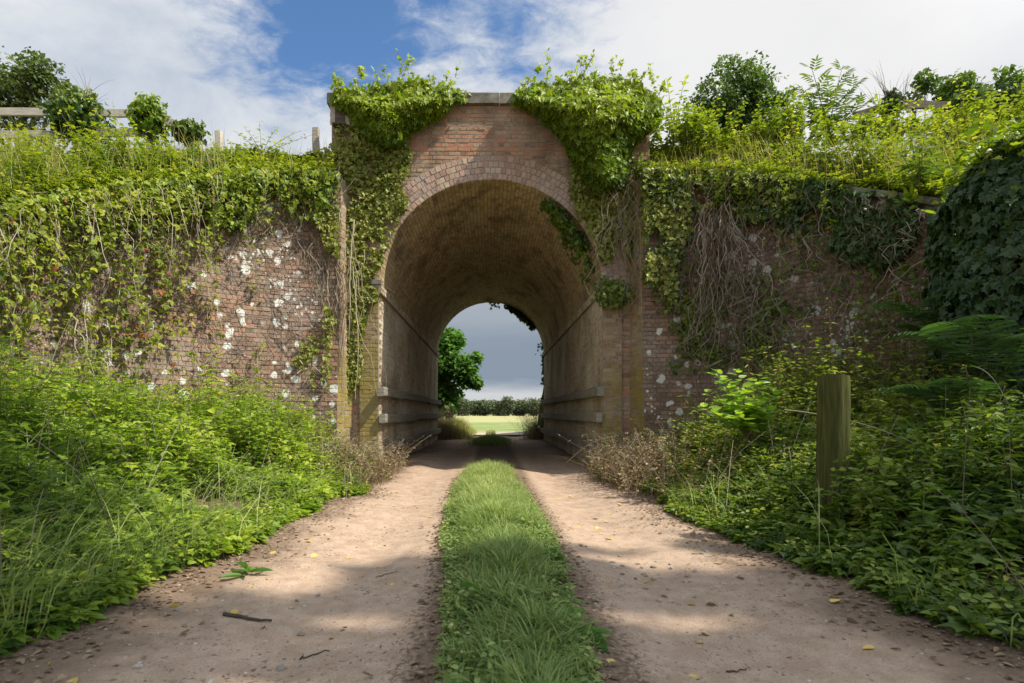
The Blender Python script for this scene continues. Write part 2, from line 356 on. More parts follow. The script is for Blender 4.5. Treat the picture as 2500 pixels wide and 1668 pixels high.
M['stone'] = simplemat('coping_stone', [(.25, (.09, .085, .065)), (.5, (.21, .195, .155)), (.7, (.33, .31, .25)), (.85, (.42, .41, .36))], (7, 7, 7), .9, .6, useattr=.2)
M['timber'] = simplemat('grey_timber', [(.25, (.12, .105, .08)), (.5, (.26, .235, .185)), (.75, (.40, .37, .31))], (3, 3, 30), .85, .4, useattr=.3)
M['rail'] = simplemat('weathered_rail', [(.25, (.22, .19, .15)), (.5, (.40, .36, .29)), (.75, (.55, .50, .42))], (5, 5, 40), .85, .4, useattr=.2)
M['darkrail'] = simplemat('dark_rail', [(.25, (.06, .05, .04)), (.6, (.15, .125, .10)), (.8, (.24, .2, .17))], (5, 5, 40), .85, .4, useattr=.2)
M['post'] = simplemat('mossy_post', [(.25, (.022, .024, .008)), (.45, (.055, .060, .015)), (.6, (.10, .105, .024)), (.78, (.16, .145, .065))], (46, 46, 3.2), .9, 1.0, useattr=.2)
M['posttop'] = simplemat('post_end_grain', [(.25, (.05, .045, .03)), (.7, (.16, .15, .10))], (20, 20, 20), .9, .5)
M['bark'] = simplemat('bark', [(.25, (.035, .028, .02)), (.55, (.10, .082, .06)), (.8, (.19, .165, .13))], (9, 9, 2.5), .9, .8)
M['stem'] = simplemat('green_stem', [(.2, (.07, .09, .025)), (.5, (.15, .16, .05)), (.8, (.22, .14, .08))], (3, 3, 3), .7, .1, useattr=.8)
M['dead'] = simplemat('dead_stem', [(.15, (.10, .072, .05)), (.5, (.23, .175, .125)), (.85, (.40, .345, .275))], (3, 3, 3), .85, .2, useattr=.8)
M['vine'] = simplemat('vine_stem', [(.15, (.12, .09, .06)), (.5, (.27, .22, .15)), (.85, (.42, .37, .26))], (3, 3, 6), .85, .3, useattr=.6)
M['ivy'] = leafmat('ivy_leaf', [(0, (.022, .050, .012)), (.35, (.055, .105, .016)), (.65, (.13, .185, .024)), (.88, (.24, .27, .038)), (1, (.34, .34, .09))], .25, .42, .35)
M['ivybright'] = leafmat('fresh_ivy_leaf', [(0, (.045, .095, .012)), (.35, (.13, .205, .018)), (.7, (.26, .325, .026)), (1, (.42, .45, .05))], .36, .42, .35)
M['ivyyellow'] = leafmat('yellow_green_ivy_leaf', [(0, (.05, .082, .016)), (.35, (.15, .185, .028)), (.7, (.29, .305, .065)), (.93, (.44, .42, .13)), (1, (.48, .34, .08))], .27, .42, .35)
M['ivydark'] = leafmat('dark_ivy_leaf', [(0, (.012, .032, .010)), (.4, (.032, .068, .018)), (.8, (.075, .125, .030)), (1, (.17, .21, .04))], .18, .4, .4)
M['bramble'] = leafmat('bramble_leaf', [(0, (.06, .105, .018)), (.3, (.15, .20, .022)), (.6, (.28, .315, .030)), (.86, (.40, .40, .042)), (.95, (.42, .29, .05)), (1, (.32, .11, .04))], .40, .5, .3)
M['bank'] = leafmat('bank_leaf', [(0, (.045, .088, .014)), (.3, (.13, .185, .020)), (.6, (.25, .30, .028)), (.9, (.40, .41, .040)), (1, (.46, .42, .09))], .40, .5, .3)
M['nettle'] = leafmat('undergrowth_leaf', [(0, (.055, .115, .016)), (.3, (.15, .235, .026)), (.6, (.265, .355, .036)), (.9, (.38, .45, .055)), (1, (.44, .43, .08))], .42, .48, .35)
M['nettledark'] = leafmat('dark_undergrowth_leaf', [(0, (.035, .075, .014)), (.3, (.085, .145, .022)), (.6, (.175, .245, .036)), (.9, (.30, .36, .058)), (1, (.40, .39, .08))], .38, .46, .35)
M['grass'] = leafmat('grass_blade', [(0, (.08, .135, .035)), (.4, (.19, .275, .075)), (.7, (.32, .39, .13)), (.9, (.45, .47, .22)), (1, (.54, .48, .30))], .36, .55, .3, (1.3, 1.3, .7))
M['tallgrass'] = leafmat('tall_grass_blade', [(0, (.10, .15, .03)), (.4, (.22, .265, .05)), (.7, (.33, .33, .10)), (1, (.48, .42, .24))], .35, .55, .3, (1.25, 1.2, .7))
M['drygrass'] = leafmat('dry_weed', [(0, (.10, .062, .035)), (.4, (.23, .155, .085)), (.7, (.34, .25, .15)), (.9, (.42, .33, .21)), (1, (.20, .20, .05))], .25, .7, .15, (1.1, 1.0, .8))
M['oak'] = leafmat('oak_leaf', [(0, (.028, .060, .016)), (.4, (.07, .125, .026)), (.8, (.15, .215, .038)), (1, (.25, .29, .06))], .36, .45, .4)
M['olive'] = leafmat('olive_tree_leaf', [(0, (.030, .052, .018)), (.4, (.075, .11, .030)), (.8, (.15, .185, .05)), (1, (.20, .15, .06))], .33, .5, .3)
M['syc'] = leafmat('sycamore_leaf', [(0, (.035, .10, .02)), (.4, (.08, .19, .03)), (.8, (.16, .29, .04)), (1, (.26, .37, .06))], .4, .45, .35)
M['wood'] = leafmat('far_wood_leaf', [(0, (.040, .06, .035)), (.5, (.085, .115, .058)), (1, (.16, .175, .075))], .2, .7, .2)
M['fern'] = leafmat('fern_frond', [(0, (.024, .062, .024)), (.5, (.055, .12, .036)), (1, (.11, .19, .05))], .35, .5, .3)
M['hart'] = leafmat('strap_fern_leaf', [(0, (.10, .20, .02)), (.5, (.22, .33, .03)), (1, (.40, .45, .05))], .42, .38, .4)
M['sap'] = leafmat('sapling_leaf', [(0, (.07, .16, .02)), (.5, (.18, .32, .03)), (1, (.34, .45, .05))], .45, .42, .4)
M['yleaf'] = leafmat('yellow_fallen_leaf', [(0, (.42, .28, .07)), (1, (.60, .45, .14))], .15, .6, .2)
M['bleaf'] = leafmat('brown_fallen_leaf', [(0, (.12, .075, .05)), (1, (.32, .23, .155))], .1, .7, .2)
M['pebble'] = simplemat('pebble', [(.2, (.16, .13, .105)), (.5, (.32, .27, .22)), (.8, (.50, .44, .37))], (30, 30, 30), .85, .4)
def dirtmat(name, track):
    m, nt, out = newmat(name); g = N(nt, 'ShaderNodeNewGeometry'); P = g.outputs['Position']
    sp = N(nt, 'ShaderNodeSeparateXYZ'); nt.links.new(P, sp.inputs[0]); x, y, z = sp.outputs
    n1 = noise(nt, P, 1.6, 5, .6); n2 = noise(nt, P, 9, 6, .65); n3 = noise(nt, P, 120, 3, .6); n4 = noise(nt, P, 36, 5, .7)
    sand = mix(nt, smooth(nt, n2, .35, .65), (.405, .292, .205), (.505, .378, .278))
    sand = mix(nt, smooth(nt, n3, .35, .7), mix(nt, 1.0, sand, (.8, .78, .76), 'MULTIPLY'), sand)
    soil = mix(nt, smooth(nt, n4, .35, .65), (.12, .082, .055), (.24, .17, .12))
    ax = math_(nt, 'ABSOLUTE', math_(nt, 'SUBTRACT', x, .12))
    e = math_(nt, 'ADD', ax, math_(nt, 'MULTIPLY', math_(nt, 'SUBTRACT', n1, .5), 1.3))
    e = math_(nt, 'ADD', e, math_(nt, 'MULTIPLY', math_(nt, 'SUBTRACT', n4, .5), .7))
    fac = smooth(nt, e, 1.35, 1.95) if track else 1.0
    if track:
        c = math_(nt, 'ADD', ax, math_(nt, 'MULTIPLY', math_(nt, 'SUBTRACT', n4, .5), .5))
        fac = math_(nt, 'MAXIMUM', fac, smooth(nt, c, .55, .40))
        col = mix(nt, fac, sand, soil)
        col = mix(nt, smooth(nt, math_(nt, 'ADD', n4, math_(nt, 'MULTIPLY', n1, .35)), .74, .86), col, (.13, .095, .07))
        vo = N(nt, 'ShaderNodeTexVoronoi'); vo.inputs['Scale'].default_value = 34; nt.links.new(P, vo.inputs['Vector'])
        sc = N(nt, 'ShaderNodeSeparateColor'); nt.links.new(vo.outputs['Color'], sc.inputs[0])
        peb = math_(nt, 'MULTIPLY', smooth(nt, sc.outputs[0], .955, .96), smooth(nt, vo.outputs['Distance'], .30, .22))
        col = mix(nt, peb, col, mix(nt, sc.outputs[1], (.16, .13, .11), (.58, .53, .47)))
    else:
        far = smooth(nt, y, 22.5, 24)
        gr = mix(nt, smooth(nt, n1, .4, .6), (.10, .15, .035), (.20, .22, .07))
        gr = mix(nt, smooth(nt, math_(nt, 'ADD', x, math_(nt, 'MULTIPLY', n1, 1.5)), -.3, .5), gr, sand)
        col = mix(nt, far, soil, gr)
    p = N(nt, 'ShaderNodeBsdfPrincipled'); nt.links.new(col, p.inputs['Base Color']); p.inputs['Roughness'].default_value = .95; p.inputs['Specular IOR Level'].default_value = .1
    b = N(nt, 'ShaderNodeBump'); b.inputs['Strength'].default_value = .6; b.inputs['Distance'].default_value = .02
    h = math_(nt, 'ADD', math_(nt, 'MULTIPLY', n4, .9), math_(nt, 'MULTIPLY', n3, .35)); nt.links.new(h, b.inputs['Height'])
    nt.links.new(b.outputs[0], p.inputs['Normal']); nt.links.new(p.outputs[0], out.inputs[0]); return m
M['track'] = dirtmat('sandy_track', True); M['ground'] = dirtmat('soil', False)
def fieldmat():
    m, nt, out = newmat('crop_field'); g = N(nt, 'ShaderNodeNewGeometry'); P = g.outputs['Position']
    sp = N(nt, 'ShaderNodeSeparateXYZ'); nt.links.new(P, sp.inputs[0])
    n = noise(nt, mapping(nt, P, (.12, .9, 1)), 1.0, 5, .65); n2 = noise(nt, P, 3, 4, .6)
    green = mix(nt, n2, (.10, .17, .035), (.22, .28, .08)); pale = (.46, .40, .27)
    col = mix(nt, smooth(nt, n, .50, .62), green, pale)
    yy = math_(nt, 'ADD', sp.outputs[1], math_(nt, 'MULTIPLY', n, 8))
    col = mix(nt, smooth(nt, yy, 38, 29), col, mix(nt, n2, (.40, .33, .24), (.55, .47, .36)))
    far = mix(nt, n2, (.30, .30, .13), (.40, .37, .18))
    col = mix(nt, smooth(nt, yy, 62, 72), col, far)
    p = N(nt, 'ShaderNodeBsdfPrincipled'); nt.links.new(col, p.inputs['Base Color']); p.inputs['Roughness'].default_value = .95; p.inputs['Specular IOR Level'].default_value = .05
    nt.links.new(p.outputs[0], out.inputs[0]); return m
M['field'] = fieldmat()
M['earth'] = simplemat('embankment_soil', [(.3, (.05, .05, .02)), (.6, (.11, .105, .04)), (.8, (.18, .15, .07))], (4, 4, 4), .95, .5)

# ------------------------------------------------------------------ ground, track, field
YF, YB, HW, SPR = 10.2, 21.5, 2.0, 3.2   # near face, far face, half width of the tunnel, springing height
def strip_c(y): return .1-.15*ss(2, 9, y)
def strip_w(y): return .26+.155*ss(2, 5, y)
def gh(x, y):
    x = np.asarray(x, float); y = np.broadcast_to(np.asarray(y, float), x.shape)
    a = np.abs(x-.08)
    ins = ss(9.3, 10.0, y)*(1-ss(21.6, 23, y)); far = ss(22, 26, y)
    z = -.055*np.exp(-((a-.95)/.36)**2)+.025*np.exp(-(a/.4)**2)
    z = z+ss(1.6, 4.2, a)*.5*(1-ins)*(1-far)
    z = z+(vn2(x, y, .8, 1)-.5)*.07*(1-far)*(.35+.65*ss(.5, 1.2, a))+(vn2(x, y, 2.6, 2)-.5)*.016+(vn2(x, y, 7, 3)-.5)*.012*ss(.35, .6, a)
    z = z+(vn2(x*1.0, y*2.2, 9, 4)-.5)*.009+(vn2(x*1.4, y*.8, 15, 6)-.5)*.006
    return z
def grid(mb, xs, ys, fn, mat=0, r=.5):
    X, Y = np.meshgrid(xs, ys); Z = fn(X, Y); nx, ny = len(xs), len(ys)
    i = (np.arange(ny-1)[:, None]*nx+np.arange(nx-1)[None]).ravel()
    mb.add(np.stack([X, Y, Z], -1).reshape(-1, 3), np.stack([i, i+1, i+nx+1, i+nx], 1), r, mat)
mb = MB()
xs = np.concatenate([-np.geomspace(1500, 13, 14), np.arange(-12, 12.1, .3), np.geomspace(13, 1500, 14)])
ys = np.concatenate([-np.geomspace(600, 13, 10), np.arange(-12, 34.1, .3), np.geomspace(36, 2500, 16)])
grid(mb, xs, ys, lambda X, Y: gh(np.clip(X, -30, 30), Y)*np.where(np.abs(X) > 60, 0, 1)-.10*(np.abs(X-.05) < 2.25)*(Y > -5)*(Y < 23.4)-.006)
tag(mb.build('ground', M['ground'], None, True), 'brown soil and rough grass around the track', 'ground', kind='structure')
mb = MB(); grid(mb, np.arange(-2.25, 2.36, .035), np.concatenate([np.arange(-5, 7, .04), np.arange(7, 23.6, .08)]), gh)
tag(mb.build('track', M['track'], None, True), 'sandy two rut farm track running under the bridge', 'track', kind='structure')
mb = MB(); grid(mb, np.linspace(-500, 500, 40), np.concatenate([np.arange(26, 60, 1.5), np.geomspace(60, 1200, 20)]), lambda X, Y: .03+.0*X)
tag(mb.build('field', M['field'], None), 'flat pale green crop field beyond the arch', 'field', kind='structure')

# ------------------------------------------------------------------ brickwork
def bricks(mb, fmap, u0, u1, v0, v1, keep=None, bl=.225, bh=.075, mort=.011, depth=.005, header=False, spall=.03, tone=None, warp=.0015):
    q = []
    for j in range(int(round((v1-v0)/bh))):
        va = v0+j*bh; L = bl/2 if (header or j % 2) else bl
        off = (bl/4 if (j % 2 and not header) else (0 if j % 2 == 0 else L/2))+rng.normal()*.004
        e = np.arange(u0-off, u1+L, L); e = e+rng.normal(size=len(e))*.0035
        a = np.clip(e[:-1], u0, u1); b = np.clip(e[1:], u0, u1); ok = b-a > .03
        q.append(np.stack([a[ok], b[ok], np.full(ok.sum(), va), np.full(ok.sum(), min(va+bh, v1+.001))], 1))
    q = np.concatenate(q)
    if keep is not None: q = q[keep((q[:, 0]+q[:, 1])/2, (q[:, 2]+q[:, 3])/2)]
    n = len(q); m = mort/2*(.7+.6*rng.random((n, 4))); a, b, c, d = q[:, 0]+m[:, 0], q[:, 1]-m[:, 1], q[:, 2]+m[:, 2], q[:, 3]-m[:, 3]
    dd = depth+rng.normal(size=n)*.0024; sp = rng.random(n) < spall; dd = np.where(sp, dd-.006-.006*rng.random(n), dd); dd = np.maximum(dd, .002)
    r = np.clip(rng.beta(2, 2, n)*.86, 0, 1); r = np.where(sp | (rng.random(n) < .05), .84+.08*rng.random(n), r)
    if tone is not None: r = tone((a+b)/2, (c+d)/2, r)
    ch = .003
    U = np.stack([a, b, b, a, a+ch, b-ch, b-ch, a+ch], 1); W = np.stack([c, c, d, d, c+ch, c+ch, d-ch, d-ch], 1)
    U = U+rng.normal(size=U.shape)*warp; W = W+rng.normal(size=W.shape)*warp
    Dp = np.concatenate([np.zeros((n, 4))-.002, np.repeat(dd[:, None], 4, 1)+rng.normal(size=(n, 4))*.0016], 1)
    V = fmap(U.ravel(), W.ravel(), Dp.ravel())
    F = np.array([[4, 5, 6, 7], [0, 1, 5, 4], [1, 2, 6, 5], [2, 3, 7, 6], [3, 0, 4, 7]])
    mb.add(V, (F[None]+np.arange(n)[:, None, None]*8).reshape(-1, 4), np.repeat(r, 8), 0)
def sheet(mb, fmap, us, vs, mat=1):
    Ug, Vg = np.meshgrid(us, vs); nx = len(us)
    i = (np.arange(len(vs)-1)[:, None]*nx+np.arange(nx-1)[None]).ravel()
    mb.add(fmap(Ug.ravel(), Vg.ravel(), np.zeros(Ug.size)), np.stack([i, i+1, i+nx+1, i+nx], 1), .5, mat)

bridge = thing('railway_bridge', 'old brick railway bridge with a tall round arch over the track', 'bridge', (0, YF, 0))
XP, ZT = 2.85, 6.52                       # parapet half length, underside of the coping
RING = .43
def face_map(y0, sgn):
    return lambda u, v, d: np.stack([u, np.full_like(u, y0)+sgn*(-d), v], 1)
def keep_face(u, v):
    r = np.hypot(u, v-SPR); arch = np.where(v > SPR, r < HW+RING-.05, np.abs(u) < HW+.03)
    return ~arch
def tone_face(u, v, r):
    red = (v > 5.72) & (v < 6.08) & (np.abs(u) < 1.6) & (rng.random(len(u)) < .42); r = np.where((v < 5.2) | (v > 6.2), np.minimum(r, .78), r)
    return np.where(red, .80+.1*rng.random(len(u)), np.clip(r+.08, 0, 1))
def spandrel(y0, sgn, mats, name, detail=True):
    mb = MB(); f = face_map(y0, sgn)
    if detail: bricks(mb, f, -XP, XP, 0.0, ZT, keep_face, spall=.07, tone=tone_face)
    th = np.linspace(0, np.pi, 49); ax, az = HW*np.cos(th), SPR+HW*np.sin(th)
    V = []
    for x, z in zip(ax, az): V += [f(np.array([x]), np.array([z]), np.array([0.]))[0], f(np.array([x*XP/HW]), np.array([ZT]), np.array([0.]))[0]]
    F = [(2*i, 2*i+1, 2*i+3, 2*i+2) for i in range(48)]
    mb.add(V, np.array(F), .5, 1)
    for s in (-1, 1):
        q = f(np.array([s*HW, s*XP, s*XP, s*HW]), np.array([-.3, -.3, SPR, SPR]), np.zeros(4)); mb.add(q, [[0, 1, 2, 3]], .5, 1)
        q = f(np.array([s*HW, s*XP, s*XP]), np.array([SPR, SPR, ZT]), np.zeros(3)); mb.add(q, [[0, 1, 2]], .5, 1)
    # parapet ends and rear
    yb = y0+sgn*.38
    for s in (-1, 1): mb.add([(s*XP, y0, 3), (s*XP, yb, 3), (s*XP, yb, ZT), (s*XP, y0, ZT)], [[0, 1, 2, 3]], .5, 0)
    mb.add([(-XP, yb, 5.7), (XP, yb, 5.7), (XP, yb, ZT), (-XP, yb, ZT)], [[0, 1, 2, 3]], .5, 0)
    return mb.build(name, mats, bridge)
spandrel(YF, 1, [M['face'], M['mortar']], 'spandrel_wall')
spandrel(YB, -1, [M['face'], M['mortar']], 'spandrel_wall', False)
def ring_map(y0, sgn): return lambda u, v, d: np.stack([(HW+v)*np.cos(np.pi-u/HW), np.full_like(u, y0)-sgn*(d+.004), SPR+(HW+v)*np.sin(np.pi-u/HW)], 1)
mb = MB(); bricks(mb, ring_map(YF, 1), 0, np.pi*HW, 0, RING, bl=.172, bh=.1075, header=True, depth=.007, spall=.06, mort=.010, warp=.003, tone=lambda u, v, r: np.clip(r+.1, 0, 1)); sheet(mb, ring_map(YF, 1), np.linspace(0, np.pi*HW, 80), [0, RING]); mb.build('arch_ring', [M['ring'], M['mortar']], bridge)
mb = MB(); bricks(mb, ring_map(YB, -1), 0, np.pi*HW, 0, RING, bl=.172, bh=.1075, header=True, depth=.02); sheet(mb, ring_map(YB, -1), np.linspace(0, np.pi*HW, 80), [0, RING]); mb.build('arch_ring', [M['ring'], M['mortar']], bridge)
# inside: barrel vault and two side walls
vault = lambda u, v, d: np.stack([(HW-d)*np.cos(np.pi-v/HW), u, SPR+(HW-d)*np.sin(np.pi-v/HW)], 1)
mb = MB(); bricks(mb, vault, YF-.012, YB+.012, 0, np.pi*HW, depth=.003, spall=.02, mort=.010)
sheet(mb, vault, [YF, YB], np.linspace(0, np.pi*HW, 60)); mb.build('barrel_vault', [M['vault'], M['vaultmortar']], bridge)
for s in (-1, 1):
    side = lambda u, v, d: np.stack([np.full_like(u, s*HW)-s*d, u, v], 1)
    mb = MB(); bricks(mb, side, YF-.012, YB+.012, -.15, 3.15, depth=.004, spall=.03)
    sheet(mb, side, [YF, YB], [-.3, 3.2]); mb.build('side_wall', [M['side'], M['sidemortar']], bridge)
    mb = MB()                            # impost course, inside and round the corner on to the face
    imp = lambda u, v, d: np.stack([np.full_like(u, s*(HW-.055))-s*d, u, v], 1)
    bricks(mb, imp, YF-.1, YB, 3.14, 3.29, depth=.008)
    box(mb, min(s*(HW-.055), s*(HW+.05)), max(s*(HW-.055), s*(HW+.05)), YF-.09, YB, 3.14, 3.295, .4, 1)
    fx0, fx1 = sorted((s*(HW-.06), s*(HW+.36)))
    box(mb, fx0, fx1, YF-.11, YF+.02, 3.30, 3.37, .3, 2); box(mb, fx0+.02, fx1-.02, YF-.085, YF+.02, 3.12, 3.297, .5, 2)
    mb.build('impost', [M['side'], M['mortar'], M['stone']], bridge)
    mb = MB()                            # low pilaster below the impost
    pf = lambda u, v, d: np.stack([u, np.full_like(u, YF-.055)-d, v], 1)
    a, b = sorted((s*HW, s*(HW+.34)))
    bricks(mb, pf, a, b, -.075, 3.15, spall=.06); sheet(mb, pf, [a, b], [-.3, 3.15])
    rf = lambda u, v, d: np.stack([np.full_like(u, s*HW)-s*d, u, v], 1); sheet(mb, rf, [YF-.055, YF], [-.3, 3.15])
    mb.build('pilaster', [M['pier'], M['mortar']], bridge)
    for zc, hh, ya in ((1.40, .16, YF-.25), (.92, .17, YF-.12), (.36, .17, YF+.5)):   # timber rubbing rails along the walls
        mb = MB(); y = ya
        for L in (4.1, 3.6, 3.9):
            y2 = min(y+L, YB-.05)
            beam(mb, (s*(HW-.075), y, zc+rng.normal()*.012), (s*(HW-.075), y2-.015, zc+rng.normal()*.012), .11, hh, .3+.4*rng.random(), 0, .004); y = y2
        mb.build('timber_rail', M['timber'], bridge)
mb = MB()                                # coping slabs, each a block with open joints
x = -XP-.07
while x < XP+.05:
    L = min(.92+rng.random()*.15, XP+.07-x)
    if L < .2: break
    dz = rng.normal()*.006; dy = rng.normal()*.006
    x0, x1, y0, y1, z0, z1 = x+.004, x+L-.004, YF-.085+dy, YF+.46+dy, ZT+.002, ZT+.20+dz; c = .018
    V = [(x0, y0, z0), (x1, y0, z0), (x1, y1, z0), (x0, y1, z0), (x0, y0, z1-c), (x1, y0, z1-c), (x1, y1, z1-c), (x0, y1, z1-c), (x0+c, y0+c, z1), (x1-c, y0+c, z1), (x1-c, y1-c, z1), (x0+c, y1-c, z1)]
    F = [(3, 2, 1, 0), (8, 9, 10, 11)]+[(i, (i+1) % 4, 4+(i+1) % 4, 4+i) for i in range(4)]+[(4+i, 4+(i+1) % 4, 8+(i+1) % 4, 8+i) for i in range(4)]
    mb.add(V, np.array(F), rng.random(), 0); x += L
mb.build('coping', M['stone'], bridge)
mb = MB(); box(mb, -XP, XP, YF+.38, YB-.38, 5.66, 5.75, .5); mb.build('deck', M['earth'], bridge)

# wing walls: a quarter ellipse in plan, then straight on down the toe of the bank
EA, EB, EY, EX0 = 3.6, 5.2, 4.57, 2.6
t_ = np.linspace(0, np.pi/2, 200)
path = np.concatenate([np.stack([EX0+EA*np.sin(t_), EY+EB*np.cos(t_)], 1), np.stack([np.full(60, EX0+EA), np.linspace(EY-.02, .3, 60)], 1)])
cum = np.concatenate([[0], np.cumsum(np.linalg.norm(np.diff(path, axis=0), axis=1))]); ULEN = cum[-1]
nrm = np.gradient(path, axis=0); nrm = unit(np.stack([nrm[:, 1], -nrm[:, 0]], 1))      # faces the track
def slope_z(y): return 5.36-.56*(10.3-y)
def wing_map(s):
    def f(u, v, d):
        px = np.interp(u, cum, path[:, 0]); py = np.interp(u, cum, path[:, 1]); nx = np.interp(u, cum, nrm[:, 0]); ny = np.interp(u, cum, nrm[:, 1])
        o = d+.07*(3-v)
        return np.stack([s*(px+nx*o), py+ny*o, v], 1)
    return f
def wing_n(s, u): return np.stack([s*np.interp(u, cum, nrm[:, 0]), np.interp(u, cum, nrm[:, 1]), 0*u+.07], 1)
def wtop(u): return slope_z(np.interp(u, cum, path[:, 1]))
wings = {}
for s in (-1, 1):
    lab = 'curved brick wing wall with white lichen, sunlit, to the left of the arch' if s < 0 else 'curved brick wing wall in shade, to the right of the arch behind the cut post'
    w = thing('wing_wall', lab, 'wall', (s*4.5, 8.5, 0), 'wing walls of the bridge'); wings[s] = w
    mb = MB(); f = wing_map(s)
    bricks(mb, f, 0, ULEN, -.15, 5.4, lambda u, v: v < wtop(u)-.03, spall=.05, depth=.005)
    us = np.linspace(0, ULEN, 90); V = []; F = []
    for i, u in enumerate(us):
        zt = float(wtop(np.array([u]))[0])
        for v in np.linspace(-.3, zt, 6): V.append(f(np.array([u]), np.array([v]), np.array([0.]))[0])
    for i in range(89):
        for j in range(5): F.append((i*6+j, (i+1)*6+j, (i+1)*6+j+1, i*6+j+1))
    mb.add(V, np.array(F), .5, 1); mb.build('brickwork', [M['wing'], M['darkmortar']], w)
    mb = MB()                            # return between the wing wall and the arch face
    def ret(u, v, d): 
        yn = 9.77-.07*(3-v); return np.stack([s*(EX0-.10*u)-s*d, yn+(YF-yn)*u, v], 1)
    bricks(mb, lambda u, v, d: ret(u/.5, v, d), 0, .5, -.15, 5.1, spall=.05); sheet(mb, ret, [0, 1], np.linspace(-.3, 5.1, 8))
    mb.build('return_wall', [M['pier'], M['mortar']], w)
    mb = MB(); u = 0.0                   # sloping coping slabs
    while u < ULEN-.3:
        u2 = min(u+.75, ULEN); a, b = u+.005, u2-.005; V = []
        for uu in (a, b):
            zt = float(wtop(np.array([uu]))[0])+.0
            for d, dz in ((.06, 0), (.06, .10), (-.34, .12), (-.34, 0)): V.append(f(np.array([uu]), np.array([zt]), np.array([d]))[0]+np.array([0, 0, dz]))
        mb.add(V, np.array([[0, 1, 2, 3], [7, 6, 5, 4]]+[(i, 4+i, 4+(i+1) % 4, (i+1) % 4) for i in range(4)]), rng.random(), 0); u = u2
    mb.build('coping', M['stone'], w)

# embankments
def emb_z(x, y):
    a = np.abs(x)
    o = ss(3.6, 6.5, a)
    z = np.minimum(slope_z(y)+(.45-.40*o)*ss(0, 1.6, y-wall_y(x)), 5.72-.42*o)
    z = np.minimum(z, 5.75-.5*(y-21.6))
    n = (vn2(x, y, .7, 5)-.5)*.35
    return z+n*ss(0, 1.0, y-wall_y(x))
def wall_y(x):
    a = np.clip((np.abs(x)-EX0)/EA, 0, 1); y = EY+EB*np.sqrt(1-a*a)
    return np.where(np.abs(x) > EX0+EA+.01, -.4, np.where(np.abs(x) < EX0, EY+EB, y))
for s in (-1, 1):
    xs = np.concatenate([np.linspace(2.62, 6.2, 40), [6.24, 6.4, 6.7, 7.2, 8, 9, 10, 11, 12, 14, 17, 22, 30, 45, 70, 120]]); V = []; F = []; NY = 46
    for x in xs:
        y0 = float(wall_y(np.array([x]))[0])+.12; yy = y0+(32.2-y0)*np.linspace(0, 1, NY)**1.5
        zz = emb_z(np.full(NY, s*x), yy); zz[0] = min(zz[0], float(slope_z(y0)))
        if x < 2.9: zz = np.where((yy > YF-.2) & (yy < YB+.2), 5.5, zz)
        V.append(np.stack([np.full(NY, s*x), yy, np.maximum(zz, -.3)], 1))
    for i in range(len(xs)-1):
        for j in range(NY-1): F.append((i*NY+j, (i+1)*NY+j, (i+1)*NY+j+1, i*NY+j+1))
    mb = MB(); mb.add(np.concatenate(V), np.array(F), .5)
    tag(mb.build('embankment', M['earth'], None, True), 'overgrown railway embankment on the '+('left' if s < 0 else 'right')+' of the bridge', 'embankment', kind='structure')


# ------------------------------------------------------------------ vegetation
def poly_surface(fmap_n, poly, n, seed, ragged=10, thr=.0, scale=2.2):
    """points on a wall inside a region, ragged at its edge, gated by clumpy noise"""
    P, Nn = fmap_n(n)
    Q = toscreen(P); Q = Q+ragged*(np.stack([vn(P, 3.1, seed), vn(P, 3.1, seed+9)], 1)-.5)*4
    k = inpoly(Q, poly)
    if thr > 0: k &= (fbm(P, scale, seed+3) > thr+rng.normal(size=len(P))*.05)
    return P[k], Nn[k], Q[k]
def face_pts(n):
    P = np.stack([rng.uniform(-2.95, 2.95, n), np.full(n, YF-.02), rng.uniform(0, 6.75, n)], 1)
    r = np.hypot(P[:, 0], P[:, 2]-SPR); ok = np.where(P[:, 2] > SPR, r > HW, np.abs(P[:, 0]) > HW)
    return P[ok], np.tile([0, -1., .08], (ok.sum(), 1))
def wing_pts(s, u1=9.0):
    def g(n):
        u = rng.uniform(0, u1, n); v = rng.uniform(0, 5.4, n); ok = v < wtop(u)+.1; u, v = u[ok], v[ok]
        P = wing_map(s)(u, v, np.full(len(u), .02)); return P, wing_n(s, u)
    return g
def front_pts(s):
    a, b = wing_pts(s), face_pts
    def g(n):
        P1, N1 = a(int(n*.55)); P2, N2 = b(int(n*.45)); k = P2[:, 0]*s > HW-.6
        return np.concatenate([P1, P2[k]]), np.concatenate([N1, N2[k]])
    return g
DOWN = np.array([0, 0, -1.])
def ivy(mb, P, Nn, thick, size, rnd_seed, T=T_IVY, jit=.45, hang=.9, bias=.5, lift=.35, mat=0, spread=.55):
    n = len(P); t = thick*rng.random(n)**bias
    Q = P+unit(Nn)*t[:, None]+rn(n, .012)
    D = DOWN*hang+rn(n, spread)+unit(Nn)*.25
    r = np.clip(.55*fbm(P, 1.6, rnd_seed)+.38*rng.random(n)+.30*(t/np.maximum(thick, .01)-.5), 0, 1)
    scatter(mb, T, Q, Nn+np.array([0, 0, lift])+rn(n, jit), D, size*(.6+.8*rng.random(n)), r, mat)
